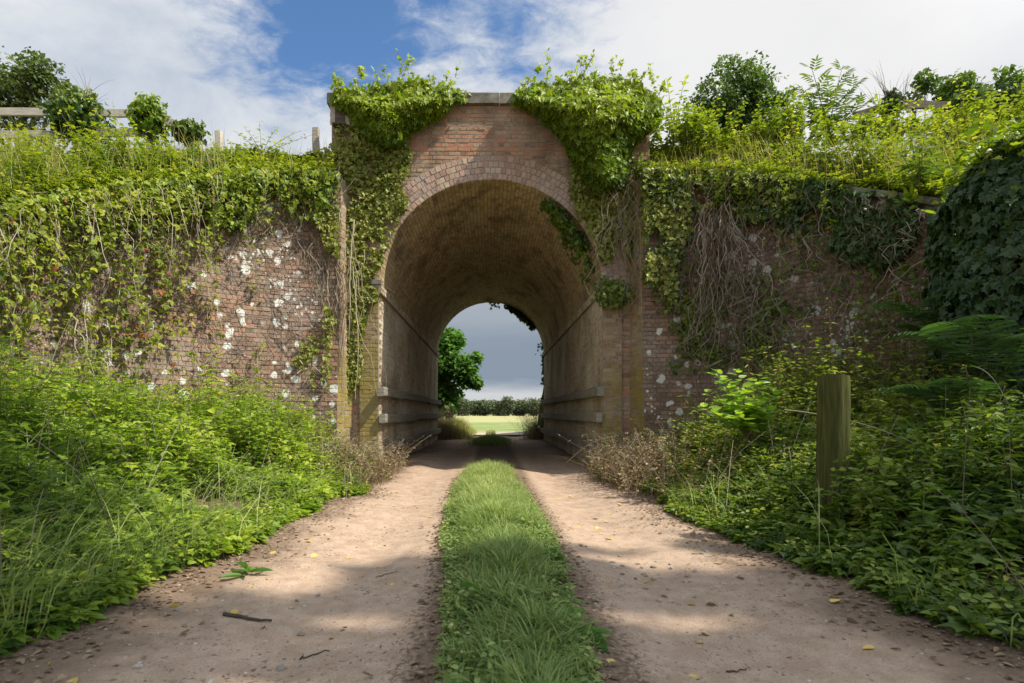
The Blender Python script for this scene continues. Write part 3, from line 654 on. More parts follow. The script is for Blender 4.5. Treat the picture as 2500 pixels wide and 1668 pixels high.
def vines(mb, starts, Nn, length, m_r=.006, k=12, wand=.10, drop=1.0, mat=0, out=.03, sides=3):
    m = len(starts); st = np.zeros((m, k, 3)); L = np.broadcast_to(length, (m,))
    T = np.cross(unit(Nn), [0, 0, 1.]); ph = rng.normal(size=(m, k))*wand; ph = np.cumsum(ph, 1)+rng.normal(size=(m, 1))*.15*np.arange(k)[None]/k
    for j in range(k):
        st[:, j] = starts+DOWN*(L*j/(k-1)*drop)[:, None]+T*(ph[:, j]*L/2)[:, None]+unit(Nn)*(out*(.5+.8*rng.random(m)))[:, None]
    tubes(mb, st, m_r*(.6+.9*rng.random(m)), m_r*.4, rng.random(m), sides, mat); return st

# --- ivy on the bridge
def mound(poly, n, thick, seed, size, name, label, mat, y0=YF, top=6.6, T=T_IVY):
    poly = np.asarray(poly, float); lo, hi = poly.min(0)-12, poly.max(0)+12
    Q = rng.uniform(lo, hi, (n, 2)); P = np.stack([at(a, b, y0) for a, b in Q])
    wob = (np.stack([fbm(P, 2.4, seed), fbm(P, 2.4, seed+5)], 1)-.5)*34+rng.normal(size=(n, 2))*2.5
    k = inpoly(Q+wob, poly); Q, P, wob = Q[k], P[k], wob[k]
    d = edgedist(Q+wob, poly)*S*y0/FPX
    prof = (1-np.exp(-d/.28))*(.45+1.05*fbm(P, 1.7, seed+2))
    t = thick*prof*rng.random(len(P))**.28
    k2 = fbm(np.column_stack([P[:, 0], P[:, 2], t]), 4.2, seed+7) > .30; P, t, prof = P[k2], t[k2], prof[k2]
    back = np.where(P[:, 2] > top, rng.random(len(P))*.5, 0)
    W = P*(1-(t/y0)[:, None])*1.0; W[:, 1] = y0-.11-t+back; W[:, 0] = P[:, 0]*(1-t/y0); W[:, 2] = EYE+(P[:, 2]-EYE)*(1-t/y0)
    e = .12; g = np.stack([fbm(P+[e, 0, 0], 1.7, seed+2)-fbm(P-[e, 0, 0], 1.7, seed+2), fbm(P+[0, 0, e], 1.7, seed+2)-fbm(P-[0, 0, e], 1.7, seed+2)], 1)/(2*e)
    Nn = np.stack([-g[:, 0]*.8, np.full(len(P), -1.), -g[:, 1]*.8+.55], 1)
    r = np.clip(-.06+.30*fbm(P, 1.2, seed)+.40*rng.random(len(P))+.24*ss(.2, 1.0, t/thick)+.30*ss(5.7, 6.9, P[:, 2]), 0, 1)  # inner shade and sunlit top put into the leaf colour
    o = thing(name, label, 'ivy', (float(P[:, 0].mean()), y0, 5.5), 'ivy growing on the bridge and its walls'); mb = MB()
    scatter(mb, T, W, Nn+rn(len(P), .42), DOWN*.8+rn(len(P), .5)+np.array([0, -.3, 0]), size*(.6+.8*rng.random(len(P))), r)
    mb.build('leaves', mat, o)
    n2 = 40; xs_ = rng.uniform(P[:, 0].min()+.1, P[:, 0].max()-.1, n2); tp = np.array([P[np.abs(P[:, 0]-q) < .12][:, 2].max() if (np.abs(P[:, 0]-q) < .12).any() else 0 for q in xs_]); ok = tp > top-.15; xs_, tp = xs_[ok], tp[ok]; n2 = len(xs_)
    st = np.stack([xs_, y0-.25+rng.normal(size=n2)*.16, tp-.06-.2*rng.random(n2)], 1)[:, None]+np.linspace(0, 1, 6)[None, :, None]*(np.array([0, 0, .13])+rn(n2, .05))[:, None]      # young shoots along the top
    mb = MB(); tubes(mb, st, .005, .002, rng.random(n2), 3, 1); W2 = np.repeat(st[:, 1:].reshape(-1, 3), 2, 0); W2 = W2+rn(len(W2), .025)
    scatter(mb, T, W2, np.array([0, -.5, .9])+rn(len(W2), .4), rn(len(W2), .8)+[0, -.2, .1], size*(.45+.5*rng.random(len(W2))), .55+.45*rng.random(len(W2))); mb.build('top_growth', [mat, M['stem']], o)
    return o
mound([(757, 214), (775, 200), (810, 194), (850, 198), (900, 190), (935, 184), (965, 180), (1000, 196), (1050, 205), (1072, 226), (1040, 246), (1008, 276), (960, 300), (925, 335), (870, 345), (830, 310), (800, 255), (768, 240)],
      17000, .55, 11, .085, 'ivy', 'bright green leafy ivy spilling over the left end of the bridge parapet', M['ivybright'])
mound([(1165, 226), (1205, 206), (1250, 190), (1300, 186), (1340, 178), (1380, 166), (1425, 184), (1465, 200), (1502, 224), (1514, 262), (1492, 305), (1446, 350), (1425, 430), (1385, 450), (1340, 430), (1312, 375), (1288, 325), (1240, 280), (1195, 256)],
      34000, .95, 23, .090, 'ivy', 'big dark bulging ivy bush over the right end of the bridge parapet', M['ivybright'])
o = thing('ivy', 'thin yellow green ivy curtain covering the left pier of the arch', 'ivy', (-2.7, YF-.1, 3), 'ivy growing on the bridge and its walls'); mb = MB()
polyB = [(768, 300), (935, 290), (948, 390), (930, 465), (918, 520), (890, 570), (868, 640), (838, 690), (828, 760), (806, 900), (798, 910), (792, 700), (776, 600), (742, 540), (700, 480), (640, 460), (640, 405), (700, 372), (768, 345)]
P, Nn, Q = poly_surface(front_pts(-1), polyB, 220000, 31, 9, .30, 2.6)
k = rng.random(len(P)) < .66; P, Nn = P[k], Nn[k]; ivy(mb, P, Nn, .15, .066, 31, T_IVY)
polyB2 = [(800, 640), (845, 660), (886, 668), (882, 690), (850, 696), (835, 780), (828, 850), (800, 930), (786, 930), (796, 760)]
P, Nn, Q = poly_surface(front_pts(-1), polyB2, 330000, 33, 4); ivy(mb, P[:3600], Nn[:3600], .13, .062, 33)
for pl in ([(745, 700), (772, 720), (765, 800), (756, 900), (742, 860)], [(690, 780), (735, 770), (738, 800), (700, 850), (676, 830)], [(715, 850), (728, 850), (722, 890)]):
    P, Nn, Q = poly_surface(front_pts(-1), pl, 60000, 35, 4); ivy(mb, P[:380], Nn[:380], .10, .06, 35)
mb.build('leaves', M['ivyyellow'], o); mb = MB()
st0 = np.stack([at(x, y, 9.75) for x, y in zip(rng.uniform(600, 812, 70), rng.uniform(380, 620, 70))]); vines(mb, st0, np.tile([0, -1., 0], (70, 1)), 1.2+rng.random(70)*1.6, .006, wand=.06)
P0 = np.stack([at(806+rng.normal()*5, 620+rng.normal()*60, 9.72) for _ in range(4)]); vines(mb, P0, np.tile([0, -1., 0], (4, 1)), 1.9+rng.random(4)*.6, .012, wand=.015)
mb.build('stems', M['vine'], o)
o = thing('ivy', 'shaggy ivy fringe along the top of the left wing wall', 'ivy', (-4.4, 8.9, 4), 'ivy growing on the bridge and its walls'); mb = MB()
polyC = [(0, 470), (120, 430), (300, 420), (450, 410), (600, 385), (700, 350), (790, 335), (780, 430), (720, 500), (660, 480), (600, 470), (540, 520), (470, 530), (400, 520), (320, 500), (180, 480), (60, 520)]
P, Nn, Q = poly_surface(wing_pts(-1), polyC, 90000, 41, 16, .40, 2.2); k = rng.random(len(P)) < .5; P, Nn = P[k], Nn[k]; dk = rng.random(len(P)) < .45; ivy(mb, P[dk], Nn[dk], .24, .075, 41); mb.build('leaves', M['ivy'], o); mb = MB(); ivy(mb, P[~dk], Nn[~dk], .32, .07, 42); mb.build('sun_toned_leaves', M['ivybright'], o)  # sunlit look put into the colour: random leaves get a brighter green
mb = MB(); u = rng.uniform(0, 8, 200); P0 = wing_map(-1)(u, wtop(u)-.05, np.full(200, .08)); vines(mb, P0, wing_n(-1, u), .5+rng.random(200)*1.8, .005, wand=.16, out=.1)
mb.build('stems', M['vine'], o)
o = thing('ivy', 'patchy ivy climbing the right pier of the arch below the bush', 'ivy', (2.6, YF-.1, 3.5), 'ivy growing on the bridge and its walls'); mb = MB()
polyE = [(1285, 360), (1340, 380), (1440, 340), (1475, 420), (1466, 520), (1440, 590), (1415, 560), (1400, 600), (1372, 620), (1345, 540), (1312, 480), (1280, 430)]
P, Nn, Q = poly_surface(front_pts(1), polyE, 170000, 51, 9, .33, 2.6); k = rng.random(len(P)) < .7; P, Nn = P[k], Nn[k]; ivy(mb, P, Nn, .16, .066, 51)
mb.build('leaves', M['ivyyellow'], o); mb = MB()
st0 = np.stack([at(x, y, 9.9) for x, y in zip(rng.uniform(1395, 1470, 45), rng.uniform(380, 520, 45))]); vines(mb, st0, np.tile([0, -1., 0], (45, 1)), .7+rng.random(45)*1.3, .006)
mb.build('stems', M['vine'], o)
o = thing('ivy', 'ivy trails hanging down inside the right curve of the arch', 'ivy', (1.5, YF+.3, 4), 'ivy growing on the bridge and its walls'); mb = MB()
n = 2600; th = rng.beta(2, 1.8, n)*.92+.14; yy = YF-.05+rng.beta(1, 2.2, n)*1.25*(.4+.6*ss(1.1, .35, th)); P = np.stack([(HW-.04)*np.cos(th), yy, SPR+(HW-.04)*np.sin(th)], 1)
g = fbm(P, 4.0, 55) > .50; P, th = P[g], th[g]; Nn = np.stack([-np.cos(th), 0*th-.35, -np.sin(th)], 1); ivy(mb, P, Nn, .20, .075, 55, lift=0)
mb.build('leaves', M['ivy'], o)
o = thing('ivy', 'small round clump of ivy on the right jamb at impost height', 'ivy', (2.2, YF-.1, 3.1), 'ivy growing on the bridge and its walls'); mb = MB()
P = np.stack([at(1404, 676, YF-.1)]*900)+rng.normal(size=(900, 3))*[.12, .03, .10]; ivy(mb, P, np.tile([0, -1., .1], (900, 1)), .18, .07, 57); mb.build('leaves', M['ivy'], o)
o = thing('ivy', 'ivy hanging from the far rim of the arch against the sky', 'ivy', (1.2, YB, 4.6), 'ivy growing on the bridge and its walls'); mb = MB()
n = 1500; th = rng.uniform(.0, 1.75, n); th = np.where(rng.random(n) < .8, rng.normal(.85, .22, n), th); th = np.clip(th, -.3, 1.8); th = th[vn2(th, th*0, 6, 5)+.25*(np.abs(th-.85) < .3) > .5]; n = len(th)
P = np.stack([(HW+.05)*np.cos(th), YB-.03+rng.random(n)*.08, SPR+(HW+.05)*np.sin(th)], 1); Nn = np.stack([-np.cos(th), 0*th-.2, -np.sin(th)], 1); ivy(mb, P, Nn, .34*(.3+vn2(th, th*0, 7, 8)), .10, 59, lift=0, bias=2.2)
P = np.stack([np.full(700, HW+.04), YB+.0+rng.random(700)*.1, rng.uniform(.4, 3.3, 700)], 1); P = P[fbm(P, 2.2, 6) > .52]; ivy(mb, P, np.tile([-1., -.3, 0], (len(P), 1)), .10, .09, 60, lift=0, bias=2); mb.build('leaves', M['ivy'], o)
o = thing('ivy', 'dark ivy curtain hanging over the top of the right wing wall', 'ivy', (4.5, 8.5, 3.5), 'ivy growing on the bridge and its walls'); mb = MB()
polyH = [(1430, 350), (1560, 350), (1700, 385), (1900, 412), (2010, 450), (2080, 470), (2130, 500), (2110, 540), (2085, 600), (2070, 670), (2010, 650), (1960, 610), (1930, 540), (1860, 520), (1780, 520), (1700, 490), (1600, 500), (1560, 540), (1545, 640), (1535, 700), (1470, 660), (1448, 560), (1440, 450)]
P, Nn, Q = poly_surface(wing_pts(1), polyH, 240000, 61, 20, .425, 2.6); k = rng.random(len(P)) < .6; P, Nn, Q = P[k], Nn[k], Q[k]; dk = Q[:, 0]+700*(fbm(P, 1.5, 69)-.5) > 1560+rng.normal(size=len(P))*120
ivy(mb, P[dk], Nn[dk], .24, .075, 61); mb.build('leaves', M['ivydark'], o); mb = MB(); ivy(mb, P[~dk], Nn[~dk], .26, .068, 63); mb.build('sun_toned_leaves', M['ivyyellow'], o)  # sun near the pier and shade beyond put into two leaf colours
mb = MB()
P, Nn, Q = poly_surface(wing_pts(1), [(1440, 380), (2160, 440), (2160, 800), (1560, 860), (1450, 640)], 60000, 66, 14, .47, 1.8); k = rng.random(len(P)) < .16; ivy(mb, P[k], Nn[k], .18, .07, 66); mb.build('scattered_leaves', M['ivy'], o); mb = MB()
P, Nn, Q = poly_surface(wing_pts(1), [(1530, 690), (1640, 640), (1800, 680), (1820, 850), (1640, 850), (1560, 820)], 90000, 65, 14, .56, 2.6); ivy(mb, P[:2600], Nn[:2600], .14, .062, 65); mb.build('lower_leaves', M['ivy'], o)
# dead vine tangle on the right wall
o = thing('dead_vine', 'tangle of bare brown creeper stems on the right wing wall', 'creeper', (3.8, 9, 3)); mb = MB()
u = rng.uniform(.3, 6.6, 420); v = np.minimum(rng.uniform(2.0, 4.9, 420), wtop(u)-.1); P0 = wing_map(1)(u, v, np.full(420, .08)); Nw = wing_n(1, u)
vines(mb, P0, Nw, .5+rng.random(420)*1.5, .0055, 12, .12, .9, 0, .2)
u = rng.normal(1.25, .16, 60); P0 = wing_map(1)(u, 4.15+rng.normal(size=60)*.2, np.full(60, .22)); vines(mb, P0, wing_n(1, u), 1.3+rng.random(60)*.9, .008, 12, .07, 1, 0, .18)
u = rng.uniform(1.2, 5.6, 70); P0 = wing_map(1)(u, rng.uniform(1.5, 3.6, 70), np.full(70, .15)); vines(mb, P0, wing_n(1, u), .8+rng.random(70)*.8, .0045, 12, .22, .7, 0, .3)
mb.build('stems', M['dead'], o)

# --- bramble hanging down the left wing wall: arching canes with leaves along them
o = thing('bramble', 'yellow green bramble canes trailing down the left wing wall', 'bramble', (-5, 8, 3)); mc = MB(); ml = MB()
def canes(mc, ml, P0, Nw, length, out, k=14, size=.085, leaves=3, T=T_TRI, wand=.12, rb=0.0):
    m = len(P0); T_ = np.cross(unit(Nw), [0, 0, 1.]); t = np.linspace(0, 1, k); st = np.zeros((m, k, 3)); sw = rng.normal(size=m)*.35
    for j, tj in enumerate(t):
        st[:, j] = P0+unit(Nw)*((out*(np.sin(np.pi*min(tj*1.15, 1))+.15))[:, None])+DOWN*(length*(tj**1.25)-.22*np.sin(np.pi*min(tj*2.5, 1)))[:, None]+T_*(sw*length*tj+rng.normal(size=m)*.03)[:, None]
    tubes(mc, st, .0055, .002, rng.random(m), 3)
    for _ in range(leaves):
        a = rng.random((m, k-1)); L = (st[:, :-1]+(st[:, 1:]-st[:, :-1])*a[..., None]).reshape(-1, 3); n = len(L); NN = np.repeat(unit(Nw), k-1, 0)
        r = np.clip(.5*fbm(L, 1.1, 71)+.5*rng.random(n)+rb, 0, 1); r = np.where(rng.random(n) < .008, 1, np.minimum(r, .93))
        scatter(ml, T, L+rn(n, .035), NN+np.array([0, 0, .7])+rn(n, .45), DOWN*.45+rn(n, .6)+NN*.5, size*(.38+1.15*rng.random(n)**1.4), r)
def wall_canes(s, n, lo, hi, keep, seed, **kw):
    u = rng.uniform(lo, hi, n); g = keep(u); u = u[g]; top = rng.random(len(u)) < .6
    v = np.where(top, wtop(u)-.12, wtop(u)*rng.uniform(.35, .95, len(u))); P0 = wing_map(s)(u, v, np.full(len(u), .05))
    canes(mc, ml, P0, wing_n(s, u), np.minimum(.5+rng.random(len(u))*2.3, v-.2), .15+rng.random(len(u))*.45, **kw)
wall_canes(-1, 360, 1.2, 9.5, lambda u: (vn2(u, u*0, 1.9, 73)+.10*(np.minimum(u, 5.0)-3.4) > .42+.16*rng.normal(size=len(u))), 73, leaves=2)
wall_canes(-1, 150, 1.2, 9.5, lambda u: (vn2(u, u*0, 1.3, 79)+.08*(np.minimum(u, 5.0)-3.6) > .45+.1*rng.normal(size=len(u))), 79, leaves=4, size=.06, T=T_OV)
mc.build('canes', M['dead'], o); ml.build('leaves', M['bramble'], o)
o = thing('dead_vine', 'bare pale creeper stems and dry tufts on the left wing wall', 'creeper', (-4.5, 8.8, 3)); mb = MB()
u = rng.uniform(.2, 8, 420); v = np.minimum(rng.uniform(1.5, 4.9, 420), wtop(u)-.1); P0 = wing_map(-1)(u, v, np.full(420, .05)); vines(mb, P0, wing_n(-1, u), .4+rng.random(420)*1.5, .0045, 12, .14, .9, 0, .1)
u = rng.normal(3.6, .5, 200); P0 = wing_map(-1)(u, rng.uniform(2.8, 3.9, 200), np.full(200, .1)); vines(mb, P0, wing_n(-1, u), .3+rng.random(200)*.5, .003, 8, .3, .8, 0, .16)
mb.build('stems', M['dead'], o)

# --- growth on the embankments
def region(n, x0, x1, y0, y1): return rng.uniform([x0, y0], [x1, y1], (n, 2))
def emb_pts(n, s, x0=2.7, x1=12.5, y1=12.4):
    q = region(n, x0, x1, 4.5, y1); q[:, 0] *= s; k = q[:, 1] > wall_y(q[:, 0])-.06; q = q[k]
    return np.column_stack([q, emb_z(q[:, 0], q[:, 1])-.03])
for s in (-1, 1):
    mb = MB(); P = emb_pts(7600, s); P = P[~((P[:, 0] > 4.7) & (P[:, 1]-wall_y(P[:, 0]) < .55))]; n = len(P); f = fbm(P, .9, 81+s); h = (.22+1.05*ss(.32, .75, f))*(.6+.6*rng.random(n))*(.34+.66*ss(.1, 1.9, P[:, 1]-wall_y(P[:, 0])))*(1-.66*ss(8.8, 10.1, P[:, 1]))
    h = h*(1-.25*ss(4.5, 7, np.abs(P[:, 0])))*(1 if s < 0 else 1.45); r = np.clip(.02+.55*vn(P, 1.3, 87)+.35*f+rng.normal(size=n)*.12, 0, .95); tri = rng.random(n) < .6
    plants(mb, P[tri], h[tri], 6, .125, T_TRIS, r[tri], .6, 0, 1); plants(mb, P[~tri], h[~tri]*1.15, 7, .095, T_OV, r[~tri], .5, 0, 1)
    # rim plants leaning out over the coping
    u = rng.uniform(0, 8.5, 900); Pr = wing_map(s)(u, wtop(u)+.08, -.1+rng.random(900)*.12); fr = fbm(Pr, 1.1, 84+s); kk = (fr > (.44 if s > 0 else .40)) & ((u < 4.6) | (s < 0)); Pr = Pr[kk]; plants(mb, Pr, .08+.2*rng.random(len(Pr)), 5, .09, T_TRIS, np.clip(.15+.75*rng.random(len(Pr)), 0, .93), 1.4, 0, 1)
    u = rng.uniform(.1, 8.5, 190); u = u[(vn2(u, u*0, 2.1, 86+s) > .46) & ((u < 4.9) | (s < 0))]; mc2 = MB(); canes(mb, mb, wing_map(s)(u, wtop(u)-.02, np.full(len(u), .0)), wing_n(s, u), .25+rng.random(len(u))*.75, .12+.25*rng.random(len(u)), 9, .085, 3)
    tag(mb.build('embankment_undergrowth', [M['bank'], M['stem']]), 'yellow green brambles and weeds covering the '+('left' if s < 0 else 'right')+' embankment', 'undergrowth', kind='stuff')
    mb = MB(); P = emb_pts(20000, s); P = P[~((P[:, 0] > 4.7) & (P[:, 1]-wall_y(P[:, 0]) < .4))]; f = fbm(P, .7, 85+s); k = (f > .54) | (rng.random(len(P)) < .10); P = P[k]
    blades(mb, P, (.4+.75*rng.random(len(P))**1.5)*(1-.6*ss(8.8, 10.2, P[:, 1])), .006+.006*rng.random(len(P)), np.clip(.15+.8*rng.random(len(P)), 0, 1), .55)
    P = emb_pts(2600, s); blades(mb, P, (.6+.55*rng.random(len(P)))*(1-.5*ss(9.0, 10.3, P[:, 1])), .005, .75+.25*rng.random(len(P)), .35)
    tag(mb.build('embankment_grass', M['tallgrass']), 'tall seeding grass among the weeds of the '+('left' if s < 0 else 'right')+' embankment', 'grass', kind='stuff')

# --- undergrowth on both sides of the track
def edge_l(y): return -1.72-.25*ss(5, 2.2, y)+(vn2(y, y*0, 1.3, 91)-.5)*.5
def edge_r(y): return 1.98-.28*ss(6, 9.5, y)+.18*ss(4, 2, y)+(vn2(y, y*0, 1.5, 92)-.5)*.5
def side_pts(n, s):
    q = region(n, 1.4, 6.6, 1.2, 9.9); q = q[q[:, 0] < q[:, 1]*.98+.9]; x, y = q[:, 0]*s, q[:, 1]
    e = -edge_l(y) if s < 0 else edge_r(y); d = q[:, 0]-e
    k = (d > 0) & (y < np.where(q[:, 0] > EX0+.05, EY+EB*np.sqrt(np.clip(1-((q[:, 0]-EX0)/EA)**2, 0, 1))-.15, 9.9))
    return np.column_stack([x, y, gh(x, y)])[k], d[k]
for s in (-1, 1):
    mb = MB(); P, d = side_pts(11500 if s < 0 else 10500, s); n = len(P); f = fbm(P, 1.0, 95+s)
    h = (.10+.52*ss(0, 1.3, d)+.22*ss(1.3, 3.5, d))*(.30+1.35*ss(.25, .8, f))*(.7+.55*rng.random(n)); h = h+(rng.random(n) < .03)*.3*ss(.5, 1.2, d)
    h *= .84 if s < 0 else .66
    h *= np.where((np.hypot(P[:, 0]-2.5, P[:, 1]-3.9) < .4) & (s > 0), 1.0, 1)
    h = np.where(s > 0, h*(1+.55*ss(5.6, 7.0, P[:, 1])), h*(1-.15*ss(4.5, 3.0, P[:, 1])))
    r = np.clip(-.02+(.14*ss(4.3, 5.6, P[:, 1]) if s > 0 else 0)-.16*ss(5.0, 3.2, P[:, 1])+.45*f+.45*vn(P, 2.2, 98)+rng.normal(size=n)*.14, 0, .95); near = P[:, 1] < 5.4  # leaf tone carries shade near the camera and sun further along the right
    sp = vn(P, 1.5, 121)+rng.normal(size=n)*.13; gap = vn(P, 2.6, 123) > .17
    for lo_, hi_, Tn, Tf, nn, sz, hs in ((-9, .36, T_TRIN, T_TRIS, 5, .105, 1), (.36, .52, T_NET, T_OV, 7, .088, 1.05), (.52, .62, T_OV, T_OVS, 8, .05, .9), (.62, .70, T_LAN, T_LAN, 9, .11, 1.3), (.70, 9, T_SYC, T_IVYS, 4, .12, .85)):
        q = (sp >= lo_) & (sp < hi_) & gap
        for m_, T in ((near, Tn), (~near, Tf)): plants(mb, P[q & m_], h[q & m_]*hs, nn, sz*1.0, T, r[q & m_], .6, 0, 1, .0026, lo=.3)
    Pd, dd_ = side_pts(700 if s < 0 else 260, s); Pd = Pd[dd_ > .3]; st = Pd[:, None]+np.linspace(0, 1, 7)[None, :, None]*(np.array([0, 0, .55])+rn(len(Pd), .28)+np.array([0, 0, .3])*rng.random((len(Pd), 1)))[:, None]; st[:, :, 2] -= (np.linspace(0, 1, 7)**2*.22)[None]; tubes(mb, st, .0035, .0015, rng.random(len(Pd)), 3, 2)
    small = side_pts(5000, s); Ps, ds = small; k = ds < .5; Ps = Ps[k]
    plants(mb, Ps, .05+.12*rng.random(len(Ps)), 3, .06, T_OV, np.clip(.3+.5*rng.random(len(Ps)), 0, 1), .8, 0, 1)
    tag(mb.build('verge_undergrowth', [M['nettle' if s < 0 else 'nettledark'], M['stem'], M['dead']]), 'nettles and brambles filling the '+('left' if s < 0 else 'right')+' verge of the track', 'undergrowth', kind='stuff')
# grasses in the verges
for s, cnt in ((-1, 15000), (1, 6500)):
    mb = MB(); P, d = side_pts(cnt, s); f = fbm(P, 1.2, 99)
    if s < 0: k = (d < 1.9) & ((f > .50) | (P[:, 1] < 4.3)) & (rng.random(len(P)) < np.where(P[:, 1] < 4.2, 1, .5))
    else: k = (f > .56) & (rng.random(len(P)) < .8)
    P = P[k]; n = len(P); az = np.where(rng.random(n) < .6, rng.normal(0 if s < 0 else 3.14, .8, n), rng.random(n)*6.28)
    blades(mb, P, .22+.5*rng.random(n), .004+.004*rng.random(n), np.clip(.1+.75*rng.random(n), 0, 1), 1.0, az)
    if s < 0:
        P, d = side_pts(9000, s); k = (P[:, 1] < 3.9) & (d < 1.5); P = P[k]; n = len(P); blades(mb, P, .3+.35*rng.random(n), .0035, np.clip(.1+.8*rng.random(n), 0, 1), 1.5, rng.normal(-.2, .7, n))
    tag(mb.build('verge_grass', M['grass']), 'long drooping grass in the '+('left' if s < 0 else 'right')+' verge of the track', 'grass', kind='stuff')
# dry brown weeds at the feet of the arch
def dry(cx, cy, rx, ry, n, hh, label, seed):
    mb = MB(); q = np.column_stack([rng.normal(cx, rx, n), rng.normal(cy, ry, n)]); q = q[~((np.abs(q[:, 0]-.05) < 1.55) & (q[:, 1] < 22.0))]
    q = q[~((np.abs(q[:, 0]) > HW-.1) & (q[:, 1] > 9.45) & (q[:, 1] < YB+.3))]; n = len(q); P = np.column_stack([q, gh(q[:, 0], q[:, 1])])
    h = hh*(.3+.8*rng.random(n)); blades(mb, P, h*rng.choice([.5, .8, 1.1], n), .006, np.clip(rng.random(n), 0, 1), 1.5)
    plants(mb, P[:n//3], h[:n//3]*1.0, 6, .05, T_OVS, np.clip(rng.random(n//3)*1.1, 0, 1), 1.1, 0, 1)
    tag(mb.build('dry_weeds', [M['drygrass'], M['dead']]), label, 'dry weeds', kind='stuff')
dry(-2.2, 8.8, .55, .8, 1900, .62, 'brown dried weeds at the foot of the left jamb', 1)
dry(2.3, 8.3, .5, 1.0, 2300, .68, 'brown dried weeds at the foot of the right jamb', 2)
dry(-1.95, 22.6, .3, .7, 1100, 1.3, 'brown dry brush beyond the far left jamb', 3)
dry(1.95, 22.8, .3, .6, 1100, 1.5, 'brown dry brush beyond the far right jamb', 4)
# a drift of ivy and pale dry creeper in the corner beside the left pier
# grass strip down the middle
mb = MB(); n = 60000; y = 1.2+9.2*rng.random(n)**.85; c = strip_c(y); w = strip_w(y); xo = rng.normal(size=n)*.42; xo = np.where(np.abs(xo) > 1, rng.uniform(-1, 1, n), xo)
x = c+w*xo*1.05+(vn2(y, y*0, 2.2, 101)-.5)*.10+(vn2(y, np.sign(xo), 6.5, 106)-.5)*.16; endf = y < 9.6+.35*(vn2(x, y, 3, 3)-.3)
dens = (vn2(x, y, 5, 102)-.30*np.abs(xo)**2 > .16+.12*rng.random(n)-.12*ss(4.5, 6, y)); k = endf & dens; x, y, xo = x[k], y[k], xo[k]; n = len(x)
hgt = (.05+.05*vn2(x, y, 3.0, 103)+.09*vn2(x, y, 11, 108)**2+.10*rng.random(n)**2.5)*(1.05-.5*np.abs(xo)**2)*np.where(y > 4.6, 1.25, .95)
blades(mb, np.column_stack([x, y, gh(x, y)]), hgt, .0042+.003*rng.random(n), np.clip(.55*fbm(np.column_stack([x, y, 0*x]), 4, 104)+.62*rng.random(n)-.16+.18*ss(4, 7, y), 0, 1), .95)
q = rng.random(900); y = 1.6+6*q; x = strip_c(y)+strip_w(y)*rng.choice([-1, 1], 900)*(.75+.35*rng.random(900)); plants(mb, np.column_stack([x, y, gh(x, y)]), .03+.05*rng.random(900), 3, .04, T_OV, .2+.5*rng.random(900), .8, 0, 0)
y = 1.7+5.5*rng.random(650); x = strip_c(y)+strip_w(y)*rng.uniform(-1, 1, 650); kk = vn2(x, y, 3.5, 109) > .5; x, y = x[kk], y[kk]; plants(mb, np.column_stack([x, y, gh(x, y)]), .05+.1*rng.random(len(x)), 3, .055, T_OV, .1+.35*rng.random(len(x)), .9, 0, 0); plants(mb, np.column_stack([x[::3]+.02, y[::3], gh(x[::3], y[::3])]), .06+.08*rng.random(len(x[::3])), 3, .10, T_LAN, .1+.3*rng.random(len(x[::3])), .9, 0, 0)
tag(mb.build('track_grass', M['grass']), 'strip of green grass growing between the wheel ruts', 'grass', kind='stuff')
mb = MB(); n = 5200; x = rng.normal(-.02, .26, n); y = rng.normal(19.2, .9, n); blades(mb, np.column_stack([x, y, gh(x, y)]), .13+.2*rng.random(n), .009, .1+.6*rng.random(n), .7)
tag(mb.build('grass_tuft', M['grass']), 'dark grass tuft between the ruts under the far end of the bridge', 'grass')
mb = MB(); n = 9000; x = rng.normal(-1.75, .45, n); y = rng.uniform(22.5, 29, n); k = x < -1.0+.05*(y-22)+rng.normal(size=n)*.15; x, y = x[k], y[k]; blades(mb, np.column_stack([x, y, gh(x, y)]), .3+.75*rng.random(len(x))*np.clip((-.7-x)/.8, .2, 1), .012, .2+.8*rng.random(len(x)), .6)
x = rng.uniform(-8, 8, 12000); y = rng.uniform(22.3, 30, 12000); k = (np.abs(x-.6) > 1.3)|(np.abs(x+.0) < .2); x, y = x[k], y[k]; blades(mb, np.column_stack([x, y, gh(x, y)]), .1+.22*rng.random(len(x)), .014, .2+.8*rng.random(len(x)), .6)
tag(mb.build('field_edge_grass', M['tallgrass']), 'rough grass growing beside the track beyond the bridge', 'grass', kind='stuff')

# ------------------------------------------------------------------ single plants and things
def blob_leaves(mb, c, r, n, size, T, seed, gate=.42, shell=.45, light=.25, gsc=1.3, holes=()):
    v = unit(rn(n)); rad = rng.random(n)**shell; P = np.asarray(c)+v*rad[:, None]*np.asarray(r)*(.72+.56*vn(v*1.7+seed, 1.6, seed))[:, None]
    k = fbm(P, gsc, seed) > gate
    for (hx, hy, ha, hb) in holes:       # openings in a crown that let patches of sun through
        g = P-sv*(P[:, 2:3]/sv[2]); k &= ((g[:, 0]-hx)/ha)**2+((g[:, 1]-hy)/hb)**2 > 1
    P, v = P[k], v[k]; m = len(P)
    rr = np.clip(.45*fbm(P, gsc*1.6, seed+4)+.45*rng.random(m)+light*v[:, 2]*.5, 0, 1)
    scatter(mb, T, P, v*.6+np.array([0, 0, .7])+rn(m, .5), v*.5+rn(m, .7)+np.array([0, 0, -.25]), size*(.6+.8*rng.random(m)), rr)
